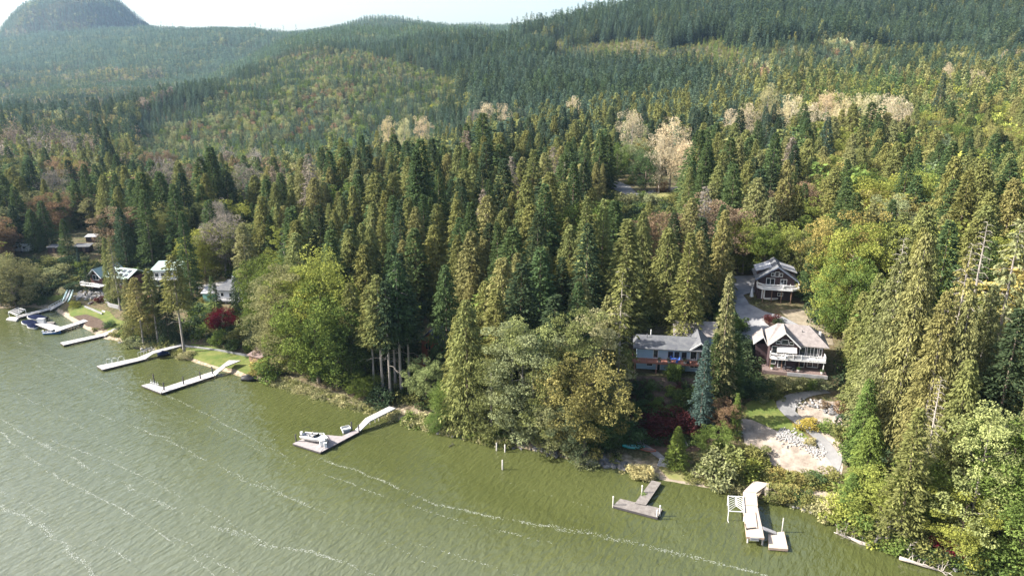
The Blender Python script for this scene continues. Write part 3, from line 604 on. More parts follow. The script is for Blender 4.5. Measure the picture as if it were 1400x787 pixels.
 ('fir', 't', 165, 290, 16, 'deep green', 1.7), ('fir', 't', 140, 290, 15, 'dark green', 1.6), ('fir', 't', 205, 285, 17, 'dark green', 1.8), ('fir', 't', 188, 300, 15, 'dark green', 1.6),
 ('highfir', 't', 330, 305, 26, 'grey-green', 1.1), ('alder', 't', 385, 305, 20, 'yellow-green', .9), ('fir', 't', 803, 270, 28, 'olive green', 1.05), ('fir', 't', 826, 274, 27, 'olive green', .95), ('fir', 't', 680, 305, 26, 'deep green', .95), ('cedar', 't', 720, 240, 28, 'olive green', 1.2), ('broad', 't', 768, 355, 14, 'olive green', 1.2), ('cedar', 't', 855, 330, 15, 'brownish olive', .9),
 ('broad', 't', 906, 290, 18, 'rust brown', 1.2), ('cedar', 't', 880, 290, 24, 'olive green', 1.0), ('fir', 't', 1133, 160, 27, 'blue-green', 1.2), ('fir', 't', 1058, 175, 27, 'blue-green', 1.2), ('alder', 't', 1225, 262, 20, 'grey-green', 1.0), ('broad', 't', 1240, 238, 20, 'yellow-green', 1.2), ('broad', 't', 1270, 240, 20, 'yellow-green', 1.2),
]
# view corridors that the photograph leaves open: (x0, y0, x1, y1, depth of what shows there)
OPEN = [(1028, 348, 1094, 425, 176), (986, 374, 1125, 470, 170), (1030, 442, 1132, 522, 150), (864, 446, 948, 512, 156), (1005, 535, 1150, 690, 140), (14, 326, 62, 346, 255), (115, 347, 188, 385, 240), (206, 352, 244, 382, 240), (276, 380, 345, 426, 215),
        (572, 434, 606, 492, 176), (832, 243, 925, 270, 300), (62, 376, 172, 470, 230), (238, 476, 356, 512, 190), (100, 322, 132, 345, 262), (352, 370, 362, 400, 225), (900, 590, 1010, 672, 130), (262, 380, 274, 402, 225), (380, 515, 600, 572, 175), (870, 510, 950, 610, 150), (60, 390, 110, 420, 225)]
def poly_world(P): return [gp(*p).xy for p in P]
BARE = [poly_world(P) for P in (
    [(986, 372), (1045, 372), (1100, 400), (1100, 430), (1150, 470), (1150, 530), (1150, 640), (1150, 700), (960, 672), (900, 655), (860, 638), (855, 560), (860, 440), (980, 440)],
    [(0, 425), (30, 395), (70, 372), (120, 380), (180, 380), (240, 395), (260, 440), (240, 450), (180, 430), (165, 470), (100, 445)],
    [(235, 490), (240, 462), (350, 470), (380, 500), (430, 520), (600, 565), (600, 600), (480, 570), (330, 525)],
    [(262, 425), (265, 385), (350, 378), (375, 400), (372, 432), (320, 430)], [(820, 245), (850, 240), (930, 240), (930, 275), (850, 275)], [(15, 330), (130, 310), (160, 330), (140, 360), (15, 360)], [(565, 505), (568, 440), (612, 440), (612, 505)])]
def inside(poly, x, y):
    c = np.zeros(len(x), bool); n = len(poly)
    for i in range(n):
        (x1, y1), (x2, y2) = poly[i], poly[(i + 1) % n]
        with np.errstate(divide='ignore', invalid='ignore'):
            c ^= ((y1 > y) != (y2 > y)) & (x < (x2 - x1) * (y - y1) / (y2 - y1 + 1e-12) + x1)
    return c

hx, hy = [], []
for h in HERO:
    if h[4] == 0: continue
    g = gp(h[2], h[3]) if h[1] == 'b' else gtop(h[2], h[3], h[4])
    plant(h[0], g.x, g.y, h[4], h[5], h[6]); hx.append(g.x); hy.append(g.y)
hx = np.array(hx); hy = np.array(hy)

# mixes of kinds and colours over the land, by where the ground lies in the view of the valley
M_NEAR = [('broad', 'grey-green', .03), ('broad', 'orange-green', .03), ('cedar', 'olive green', .30), ('cedar', 'brownish olive', .12), ('fir', 'deep green', .20), ('fir', 'dark green', .14), ('fir', 'olive green', .06), ('broad', 'fresh green', .05), ('thin', 'pinkish grey', .03), ('broad', 'olive green', .07), ('broad', 'rust brown', .02)]
M_RIGHT = [('cedar', 'brownish olive', .20), ('cedar', 'olive green', .20), ('broad', 'yellow-green', .14), ('fir', 'deep green', .10), ('broad', 'fresh green', .12), ('broad', 'orange-green', .10), ('broad', 'sage', .06), ('alder', 'olive green', .05), ('fir', 'olive green', .03)]
M_LEFT = [('fir', 'dark green', .26), ('fir', 'deep green', .20), ('cedar', 'olive green', .16), ('broad', 'olive green', .14), ('broad', 'rust brown', .08), ('broad', 'grey-green', .08), ('cottonwood', 'pinkish grey', .04), ('broad', 'yellow-green', .04)]
M_MID = [('fir', 'dark green', .30), ('fir', 'blue-green', .25), ('cedar', 'olive green', .25), ('broad', 'olive green', .08), ('broad', 'orange-green', .06), ('broad', 'grey-green', .06)]
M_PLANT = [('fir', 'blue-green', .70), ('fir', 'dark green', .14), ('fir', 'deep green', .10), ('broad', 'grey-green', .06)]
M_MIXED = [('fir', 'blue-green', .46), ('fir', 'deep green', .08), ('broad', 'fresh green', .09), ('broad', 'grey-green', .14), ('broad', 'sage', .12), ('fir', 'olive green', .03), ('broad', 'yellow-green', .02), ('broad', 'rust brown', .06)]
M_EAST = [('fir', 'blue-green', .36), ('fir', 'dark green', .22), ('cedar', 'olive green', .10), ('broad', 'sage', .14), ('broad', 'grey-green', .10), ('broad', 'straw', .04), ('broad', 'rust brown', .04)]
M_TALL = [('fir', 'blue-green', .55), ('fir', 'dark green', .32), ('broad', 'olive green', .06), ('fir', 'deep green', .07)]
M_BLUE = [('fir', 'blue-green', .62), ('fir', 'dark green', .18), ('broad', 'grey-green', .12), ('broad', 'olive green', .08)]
M_OLD = [('fir', 'dark green', .45), ('fir', 'blue-green', .33), ('thin', 'dark green', .14), ('fir', 'olive green', .05), ('broad', 'grey-green', .06)]
M_CLEAR = [('fir', 'fresh green', .4), ('broad', 'olive green', .35), ('fir', 'blue-green', .25)]
M_VALLEY = [('broad', 'grey-green', .2), ('broad', 'olive green', .2), ('fir', 'dark green', .25), ('broad', 'orange-green', .12), ('broad', 'pinkish grey', .08), ('fir', 'blue-green', .15)]
def zone(px, py, t, x=0.0, y=0.0):
    """which mix grows where (px, py: where the ground point would show; t: its distance)"""
    if t < 330: return M_RIGHT if px > 1120 + (t - 150) * -.2 else (M_LEFT if px < 380 - (t - 200) * .3 else M_NEAR)
    if t > 470 and t < 560 and 190 < px < 600: return M_MIXED
    if t < 560: return M_RIGHT if px > 1080 else (M_LEFT if px < 420 else M_MID)
    j = 2 * float(vnoise(np.array([x / 60]), np.array([y / 60]), 41)[0]) - 1; px += j * 28; py += j * 9
    edge = 192 - (px - 185) * .60
    if t < 1050:
        if 740 < px < 1010 and 62 < py < 100: return M_CLEAR
        if (px > 880 and py < 75) or (px > 720 and py < 56): return M_OLD
        if px > 960: return M_EAST
        if px < 185 or py < edge - 26 and px < 420: return M_VALLEY
        if px < 600: return M_MIXED if py > edge + 8 and py > 66 + max(0, px - 460) * .28 else M_PLANT
        return M_TALL
    if px > 860 or (px > 700 and py < 58 and t < 1500): return M_OLD
    if py < edge - 30 and px < 420: return M_VALLEY if py > 100 and px < 230 else M_BLUE
    if t < 1500 and 185 < px < 640: return M_MIXED if py > edge + 8 and py > 66 + max(0, px - 460) * .25 else M_PLANT
    if px < 230 and py > 100: return M_VALLEY
    return M_PLANT
def pick(mix, r):
    s = sum(m[2] for m in mix) * r
    for m in mix:
        s -= m[2]
        if s <= 0: return m
    return mix[-1]
def jgrid(y0, y1, sp, seed, um=.82):
    rg = np.random.default_rng(seed)
    y = np.arange(y0, y1, sp * .9); out = []
    for k, yy in enumerate(y):
        x = np.arange(-um * yy, um * yy, sp) + (k % 2) * sp / 2
        out.append(np.stack([x + rg.uniform(-.38, .38, len(x)) * sp, yy + rg.uniform(-.38, .38, len(x)) * sp], -1))
    return np.concatenate(out)

NEAR_T = 430
pts = jgrid(88, NEAR_T, 7.7, 5, 1.15); x, y = pts.T; z = terrain(x, y)
ok = shore_dist(x, y) > 3.0
for P in BARE: ok &= ~inside(P, x, y)
x, y, z = x[ok], y[ok], z[ok]
ok = np.ones(len(x), bool)
for i in range(len(x)):
    if (np.hypot(hx - x[i], hy - y[i]) < 4.6).any(): ok[i] = False
x, y, z = x[ok], y[ok], z[ok]
rs_ = random.Random(99); cand = []
gx, gy, gt = proj(x, y, z)
for i in range(len(x)):
    mix = zone(gx[i], gy[i], gt[i]); kind, col, _ = pick(mix, (0.75 * rs_.random() + 0.25 * vnoise(np.array([x[i] / 14]), np.array([y[i] / 14]), 31)[0] * 1.2) % 1)
    H = {'fir': 25, 'cedar': 23, 'thin': 26, 'broad': 17, 'alder': 19, 'cottonwood': 24, 'highfir': 26}[kind] * rs_.uniform(.66, 1.12) * (.78 + .42 * vnoise(np.array([x[i] / 24]), np.array([y[i] / 24]), 63)[0])
    if gt[i] > 300: H *= .92
    if gt[i] > 330 and 180 < gx[i] < 620: H *= .72
    s = shore_dist(x[i], y[i])
    if s < 10: H *= .6
    rs = rs_.uniform(1.15, 1.75)
    tx, ty, tt = proj(x[i], y[i], z[i] + H); rad = KIT[kind][0][2] * H / KIT[kind][0][1] * rs * F / gt[i]
    bad = False
    for (a, b, c, d, dep) in OPEN:
        if gt[i] < dep and tx + rad * .8 > a and tx - rad * .8 < c and gy[i] > b and ty < d: bad = True; break
    if bad: continue
    cand.append((gt[i], kind, col, H, rs, x[i], y[i], z[i], tx, ty, gx[i], gy[i], rad))
cand.sort()
# how much of each shows: nearer ones painted over a coarse picture first
buf = np.zeros((200, 350), bool); scored = []
def paint(tx, ty, bx, by, rad):
    y0 = int(ty / 4); y1 = int(by / 4) + 1; n = 0
    for yy in range(max(0, y0), min(200, y1)):
        f = (yy - y0) / max(1, y1 - y0); cx_ = tx + (bx - tx) * f; w_ = rad * min(1, .15 + 1.4 * f) / 4
        a = int(max(0, cx_ / 4 - w_)); b = int(min(350, cx_ / 4 + w_ + 1))
        if b > a: n += int((~buf[yy, a:b]).sum()); buf[yy, a:b] = True
    return n
allc = [(proj(t['x'], t['y'], t['z'])[2], 'hero', t) for t in TREES] + [(c[0], 'c', c) for c in cand]
allc.sort(key=lambda q: q[0])
for d_, what, c in allc:
    if what == 'hero':
        a = proj(c['x'], c['y'], c['z']); b = proj(c['x'], c['y'], c['z'] + c['H']); paint(b[0], b[1], a[0], a[1], c['r'] * F / a[2])
    else: scored.append((paint(c[8], c[9], c[10], c[11], c[12]), c))
LIMIT = {'fir': 235, 'cedar': 250, 'thin': 30, 'alder': 60, 'broad': 230, 'cottonwood': 60}
left = []; cnt = {}
for n, c in sorted(scored, key=lambda q: -q[0]):
    k = c[1]; cnt[k] = cnt.get(k, 0) + 1
    if n >= 4 and cnt[k] <= LIMIT.get(k, 0): plant(k, c[5], c[6], c[3], c[2], c[4], z=c[7])
    else: left.append(c)
print('individual trees', len(TREES), 'left to the mass', len(left), cnt, round(time.time() - T0, 1))

# ------------------------------------------------------------------ the uncountable rest: instanced masses
def scatter(name, sources, P, idx, scl, rz, colr, label, cat, hidden=None):
    """one object: points carrying instances of the source meshes"""
    c = bpy.data.collections.new(name + '_kinds')
    for i, me in enumerate(sources):
        o = bpy.data.objects.new('%s_kind_%02d' % (name, i), me); c.objects.link(o)
    me = bpy.data.meshes.new(name); n = len(P); me.vertices.add(n); me.vertices.foreach_set('co', np.asarray(P, np.float32).ravel())
    for nm, ty, data, key in (('idx', 'INT', np.asarray(idx, np.int32), 'value'), ('rz', 'FLOAT', np.asarray(rz, np.float32), 'value')):
        a = me.attributes.new(nm, ty, 'POINT'); a.data.foreach_set(key, data)
    a = me.attributes.new('scl', 'FLOAT_VECTOR', 'POINT'); a.data.foreach_set('vector', np.asarray(scl, np.float32).ravel())
    a = me.attributes.new('tcol', 'FLOAT_COLOR', 'POINT'); a.data.foreach_set('color', np.asarray(colr, np.float32).ravel())
    o = bpy.data.objects.new(name, me); COL.objects.link(o)
    ng = bpy.data.node_groups.new(name, 'GeometryNodeTree')
    ng.interface.new_socket('Geometry', in_out='INPUT', socket_type='NodeSocketGeometry'); ng.interface.new_socket('Geometry', in_out='OUTPUT', socket_type='NodeSocketGeometry')
    N = ng.nodes; Lk = ng.links; gi = N.new('NodeGroupInput'); go = N.new('NodeGroupOutput'); ip = N.new('GeometryNodeInstanceOnPoints'); ci = N.new('GeometryNodeCollectionInfo')
    ci.inputs[0].default_value = c; ci.inputs['Separate Children'].default_value = True; ci.inputs['Reset Children'].default_value = True
    def na(nm, ty):
        q = N.new('GeometryNodeInputNamedAttribute'); q.data_type = ty; q.inputs[0].default_value = nm; return q.outputs[0]
    Lk.new(gi.outputs[0], ip.inputs['Points']); Lk.new(ci.outputs[0], ip.inputs['Instance']); ip.inputs['Pick Instance'].default_value = True
    Lk.new(na('idx', 'INT'), ip.inputs['Instance Index']); cx = N.new('ShaderNodeCombineXYZ'); Lk.new(na('rz', 'FLOAT'), cx.inputs[2]); Lk.new(cx.outputs[0], ip.inputs['Rotation'])
    Lk.new(na('scl', 'FLOAT_VECTOR'), ip.inputs['Scale']); Lk.new(ip.outputs[0], go.inputs[0])
    md = o.modifiers.new('scatter', 'NODES'); md.node_group = ng
    return tag(o, label, cat, kind='stuff')

MIDK = {'fir': [conifer('crown', s, 26, 3.9 + .3 * (s % 3), .06, 70, 9, .82, .22, 0, 1.7, .62, .35, LEAF_I) for s in (101, 102, 103)],
        'cedar': [conifer('crown', s, 25, 3.8 + .3 * (s % 3), .04, 80, 9, .62, .42, .7, 1.7, .62, .3, LEAF_I) for s in (111, 112, 113)],
        'thin': [conifer('crown', s, 27, 3.0, .2, 55, 6, .6, .35, .5, 1.3, .42, .6, LEAF_I) for s in (121, 122)],
        'broad': [broad('crown', s, 18, 5.6, 46, 26, .12, 1, 1.05, LEAF_I, 1.5) for s in (131, 132, 133)], 'alder': [broad('crown', s, 20, 4.8, 50, 24, .05, .8, 1.0, LEAF_I, 1.3) for s in (136, 137)],
        'cottonwood': [broad('crown', s, 27, 5.4, 60, 18, .15, 1.3, 1.1, LEAF_I, 1.4, .55, .1, .3) for s in (141, 142)]}
FARK = {'alder': [broad('crown', 234, 13, 3.6, 16, 9, .1, 1, 1.6, LEAF_I, 1.3)], 'fir': [conifer('crown', s, 20, 2.5 + .3 * (s % 3), .02, 26, 4, .85, .15, 0, 1.9, 1.0, .25, LEAF_I) for s in (201, 202, 203)],
        'cedar': [conifer('crown', s, 20, 2.8, .02, 26, 4, .65, .3, .5, 1.9, 1.0, .3, LEAF_I) for s in (211, 212)],
        'thin': [conifer('crown', s, 26, 2.4, .3, 12, 2, .6, .2, .3, 2.4, 1.0, .5, LEAF_I) for s in (221, 222)],
        'broad': [broad('crown', s, 13, 3.9, 18, 9, .1, 1, 1.7, LEAF_I, 1.3) for s in (231, 232, 233)],
        'cottonwood': [broad('crown', s, 22, 4.5, 16, 6, .1, 1.3, 2.4, LEAF_I, 1.4) for s in (241, 242)]}
MID_ALL = sum(MIDK.values(), []); FAR_ALL = sum(FARK.values(), [])
def index_of(K, ALL, kind, r): v = K[kind]; return ALL.index(v[int(r * len(v)) % len(v)])
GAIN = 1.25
def gather(rows, K, ALL, h0):
    P, I, S, Z, C = [], [], [], [], []
    for (kind, col, H, rs, x, y, z) in rows:
        r = rs_.random(); P.append((x, y, z - .2)); I.append(index_of(K, ALL, kind, r)); s = H / h0[kind]; S.append((s * rs, s * rs, s)); Z.append(r * 40)
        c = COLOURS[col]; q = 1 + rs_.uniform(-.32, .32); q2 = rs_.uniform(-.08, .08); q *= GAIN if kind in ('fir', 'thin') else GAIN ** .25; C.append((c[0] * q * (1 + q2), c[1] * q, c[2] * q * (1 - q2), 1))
    return P, I, S, Z, C
H0M = {'alder': 20, 'fir': 26, 'cedar': 25, 'thin': 27, 'broad': 18, 'cottonwood': 27}; H0F = {'alder': 13, 'fir': 20, 'cedar': 20, 'thin': 26, 'broad': 13, 'cottonwood': 22}
rows = [(c[1], c[2], c[3], c[4], c[5], c[6], c[7]) for c in left]
HZ = {id(M_OLD): 1.3, id(M_EAST): .9, id(M_CLEAR): .42, id(M_MIXED): .60, id(M_PLANT): .80, id(M_TALL): 1.12, id(M_BLUE): .95}
RIDGE = np.full(320, -9.0)
def more(y0, y1, sp, seed, um, cull=True, Hm=1.0, holes=0.0):
    p = jgrid(y0, y1, sp, seed, um); x, y = p.T; z = terrain(x, y); px, py, t = proj(x, y, z)
    if cull:                                    # drop what lies well behind a ridge
        ub = np.clip(((x / y + 1) * 160).astype(int), 0, 319); el = (z - CAM_H) / y; o = np.argsort(y); mx = RIDGE.copy(); keep = np.zeros(len(x), bool)
        for i in o:
            b = ub[i]; top = (z[i] + 34 - CAM_H) / y[i]
            if top > mx[b]: keep[i] = True
            if el[i] > mx[b]: mx[b] = el[i]
        RIDGE[:] = np.maximum(RIDGE, mx) if cull != 'near' else RIDGE
        x, y, z, px, py, t = x[keep], y[keep], z[keep], px[keep], py[keep], t[keep]
    nz = vnoise(x / 38, y / 38, 77); nd = vnoise(x / 90, y / 90, 78); out = []
    for i in range(len(x)):
        if shore_dist(x[i:i + 1], y[i:i + 1])[0] < 4: continue
        if nd[i] < holes and rs_.random() < .55: continue
        mix = zone(px[i], py[i], t[i], x[i], y[i]); kind, col, _ = pick(mix, (0.5 * rs_.random() + 0.75 * nz[i]) % 1)
        old = mix is M_OLD
        H = {'fir': 19, 'cedar': 19, 'thin': 27, 'alder': 15, 'broad': 13, 'cottonwood': 22}[kind] * rs_.uniform(.75, 1.2) * Hm * HZ.get(id(mix), 1.0) * (.66 if 430 < t[i] < 760 and 190 < px[i] < 640 and mix is not M_MIXED else 1)
        out.append((kind, col, H, rs_.uniform(.8, 1.2), x[i], y[i], z[i]))
    return out
rows += more(NEAR_T, 860, 6.2, 6, .95, False, 1.12, .12) + more(860, 1250, 6.2, 9, .78, True, .95, .05)
print('mid rows', len(rows))
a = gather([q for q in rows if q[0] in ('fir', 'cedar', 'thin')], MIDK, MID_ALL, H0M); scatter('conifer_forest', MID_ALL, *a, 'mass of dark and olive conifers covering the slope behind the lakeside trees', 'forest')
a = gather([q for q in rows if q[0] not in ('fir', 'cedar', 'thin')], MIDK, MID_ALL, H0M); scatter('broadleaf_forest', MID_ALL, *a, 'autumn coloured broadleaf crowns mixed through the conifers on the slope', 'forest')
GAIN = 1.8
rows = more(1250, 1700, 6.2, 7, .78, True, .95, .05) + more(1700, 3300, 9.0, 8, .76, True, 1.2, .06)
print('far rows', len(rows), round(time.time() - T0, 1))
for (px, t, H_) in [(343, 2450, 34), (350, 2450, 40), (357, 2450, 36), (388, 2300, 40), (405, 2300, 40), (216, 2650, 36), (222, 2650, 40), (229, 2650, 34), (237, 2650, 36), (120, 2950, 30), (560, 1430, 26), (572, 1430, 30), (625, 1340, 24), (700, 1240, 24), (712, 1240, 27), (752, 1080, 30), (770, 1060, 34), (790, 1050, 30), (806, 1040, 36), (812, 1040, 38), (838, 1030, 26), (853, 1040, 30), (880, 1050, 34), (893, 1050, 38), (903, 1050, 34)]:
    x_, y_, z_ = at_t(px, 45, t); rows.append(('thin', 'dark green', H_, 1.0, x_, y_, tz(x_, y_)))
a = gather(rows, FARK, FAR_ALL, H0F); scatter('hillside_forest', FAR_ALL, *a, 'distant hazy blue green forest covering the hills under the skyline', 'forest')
# undergrowth on the forest floor
p = jgrid(86, 330, 2.6, 17, 1.1); x, y = p.T; ok = shore_dist(x, y) > 1.0
for P in BARE[:2] + BARE[2:]: ok &= ~inside(P, x, y)
x, y = x[ok], y[ok]; z = terrain(x, y); n = len(x); rg = np.random.default_rng(3)
BUSH = [broad('crown', s, 2.0, 1.6, 16, 14, .0, 1, .55, LEAF_I, .6, .4) for s in (301, 302, 303)]
cc = np.array([COLOURS[k] for k in ('dark green', 'deep green', 'olive green', 'fresh green')])[rg.integers(0, 4, n)] * rg.uniform(.7, 1.2, n)[:, None]
scatter('undergrowth', BUSH, np.stack([x, y, z - .1], -1), rg.integers(0, 3, n), (rg.uniform(.5, 1.3, n)[:, None] * np.ones(3)), rg.uniform(0, 6.28, n), np.c_[cc, np.ones(n)],
        'low green brush and ferns covering the floor under the trees', 'undergrowth')
print('forest done', round(time.time() - T0, 1))
# ------------------------------------------------------------------ lawns, drives, paths, bare earth
def grassmat(name, a, b): return mat(name, a, 0.95, scale=.5, col2=b, bump=.6, spec=.1)
LAWN = grassmat('lawn_grass', (.065, .10, .022), (.14, .145, .045)); DRY = grassmat('dry_grass', (.20, .18, .08), (.13, .14, .045))
DIRT = mat('bare_earth', (.16, .132, .105), .95, scale=.55, col2=(.36, .305, .25), bump=.8, spec=.1)
BARKM = mat('bark_mulch', (.055, .038, .028), .95, scale=1.2, col2=(.11, .08, .06), bump=.8, spec=.1)
CONC = mat('concrete', (.16, .16, .17), .9, scale=.35, col2=(.29, .285, .275), spec=.2)
PATHC = mat('gravel_path', (.14, .138, .135), .95, scale=.8, col2=(.20, .195, .19), spec=.2)
SAND = mat('shore_sand', (.20, .165, .125), .95, scale=1.0, col2=(.29, .245, .19), bump=.4, spec=.1)
drape('lawn', [(92, 421), (104, 414), (122, 420), (150, 426), (162, 440), (148, 448), (132, 441), (112, 440), (96, 432)], LAWN)
drape('lawn', [(79, 385), (88, 379), (112, 377), (115, 383), (98, 389), (84, 389)], LAWN)
drape('lawn', [(58, 405), (68, 403), (88, 404), (86, 410), (66, 410)], LAWN)
drape('lawn', [(144, 412), (150, 404), (172, 405), (176, 414), (160, 420)], LAWN)
drape('lawn', [(146, 452), (158, 436), (176, 440), (184, 452), (176, 462), (158, 459)], LAWN)
drape('lawn', [(246, 484), (262, 470), (300, 476), (344, 486), (352, 505), (342, 515), (322, 505), (300, 502), (275, 494)], LAWN)
drape('lawn', [(262, 424), (264, 408), (282, 404), (300, 412), (296, 428), (276, 432)], LAWN)
drape('lawn', [(868, 270), (885, 262), (922, 259), (926, 268), (905, 272), (880, 274)], DRY)
drape('lawn', [(1020, 552), (1034, 544), (1058, 546), (1066, 562), (1085, 580), (1108, 600), (1114, 610), (1100, 606), (1060, 588), (1028, 574), (1014, 566)], LAWN)
drape('lawn', [(900, 640), (915, 628), (935, 640), (955, 655), (950, 660), (915, 655)], DRY)
drape('lawn', [(985, 395), (992, 398), (1006, 425), (1012, 448), (1004, 452), (990, 430)], LAWN)
drape('flower_bed', [(100, 433), (118, 430), (136, 436), (150, 447), (140, 452), (118, 446)], BARKM, .16)
drape('gravel_road', [(834, 258), (836, 248), (848, 249), (862, 256), (870, 264), (900, 260), (926, 256), (928, 259), (884, 266), (862, 270)], PATHC, .2)
drape('bare_slope', [(1012, 572), (1030, 574), (1060, 588), (1098, 606), (1130, 616), (1092, 575), (1090, 556), (1112, 546), (1150, 548), (1152, 600), (1152, 640), (1148, 668), (1090, 652), (1050, 632), (1018, 606)], DIRT, .06)
drape('bare_slope', [(1066, 425), (1100, 422), (1132, 442), (1140, 472), (1120, 470), (1096, 447), (1078, 436)], mat('dry_bank', (.12, .10, .07), .95, scale=.5, col2=(.27, .23, .165), bump=.6, spec=.1), .06)
drape('bare_slope', [(1035, 672), (1060, 655), (1100, 662), (1150, 676), (1150, 704), (1125, 700), (1080, 688)], SAND, .06)
drape('beach', [(895, 655), (925, 652), (975, 662), (1020, 672), (1016, 678), (960, 667), (905, 659)], SAND, .05)
drape('beach', [(75, 424), (98, 430), (118, 445), (142, 460), (160, 470), (150, 470), (128, 461), (100, 443)], SAND, .05)
drape('garden_bed', [(858, 520), (900, 516), (960, 520), (1000, 545), (1000, 590), (960, 615), (920, 620), (870, 615), (852, 580)], BARKM, .05)
DRIVE = [(989, 384), (999, 378), (1031, 377), (1040, 398), (1016, 404), (1024, 416), (1044, 426), (1072, 434), (1096, 447), (1112, 466), (1030, 478), (1012, 466), (1012, 441), (1004, 420), (995, 402)]
drape('driveway', DRIVE, CONC, .16)
drape('flower_bed', [(1044, 436), (1052, 433), (1064, 439), (1076, 446), (1066, 449), (1052, 447), (1045, 441)], BARKM, .26)
drape('gravel_path', [(1061, 549), (1074, 541), (1100, 536), (1126, 533), (1136, 538), (1104, 544), (1089, 552), (1087, 563), (1104, 578), (1135, 605), (1152, 628), (1146, 648), (1134, 632), (1110, 597), (1087, 579), (1072, 568), (1062, 557)], PATHC, .18)
drape('gravel_path', [(868, 604), (882, 598), (905, 594), (932, 598), (944, 606), (940, 611), (920, 604), (900, 602), (880, 606), (900, 618), (912, 628), (904, 630), (888, 618)], PATHC, .14)
drape('gravel_path', [(268, 392), (300, 386), (330, 384), (330, 388), (300, 391), (270, 396)], PATHC, .16)

# ------------------------------------------------------------------ building kit
GLASS = mat('window_glass', (.02, .025, .03), .08, scale=.5, spec=.8); WHITE = mat('white_paint', (.62, .61, .59), .6, var=.04, scale=1)
DARKBR = mat('dark_brown_siding', (.042, .026, .029), .8, scale=1.5, col2=(.062, .039, .04), wave=('Z', 1.1, .6)); BLUESD = mat('pale_blue_siding', (.27, .37, .45), .8, scale=1, col2=(.32, .42, .50), wave=('Z', 1.1, .75))
REDSD = mat('dark_red_siding', (.05, .02, .018), .8, scale=1, col2=(.075, .03, .025)); CEDARW = mat('red_cedar_boards', (.20, .07, .035), .8, scale=2, col2=(.26, .095, .045), stretch=(1, 1, 4)); WHITESD = mat('white_siding', (.52, .53, .55), .8, var=.06, scale=.8, wave=('Z', 1.1, .85))
TEAL = mat('teal_siding', (.16, .32, .29), .8, var=.1, scale=1); TANR = mat('tan_grey_shingle', (.16, .14, .13), .9, scale=1.1, col2=(.26, .23, .212)); GREYR = mat('grey_shingle', (.07, .072, .084), .9, scale=.9, col2=(.135, .138, .135))
BLUER = mat('slate_blue_roofing', (.10, .12, .17), .7, scale=2, col2=(.14, .16, .21)); GREENR = mat('pale_green_metal', (.27, .34, .31), .6, var=.08, scale=.6, wave=('X', 1.2, .8)); BROWNP = mat('brown_post', (.20, .12, .08), .8, scale=2)
DECKR = mat('red_stained_deck', (.24, .10, .07), .8, scale=2, col2=(.31, .145, .10)); BRICK = mat('patio_brick', (.12, .085, .075), .9, scale=2, col2=(.18, .13, .115)); AWN = mat('cream_canvas', (.52, .49, .45), .8, var=.05)
LGREY = mat('light_grey_roofing', (.26, .26, .27), .8, scale=2, col2=(.34, .335, .33))

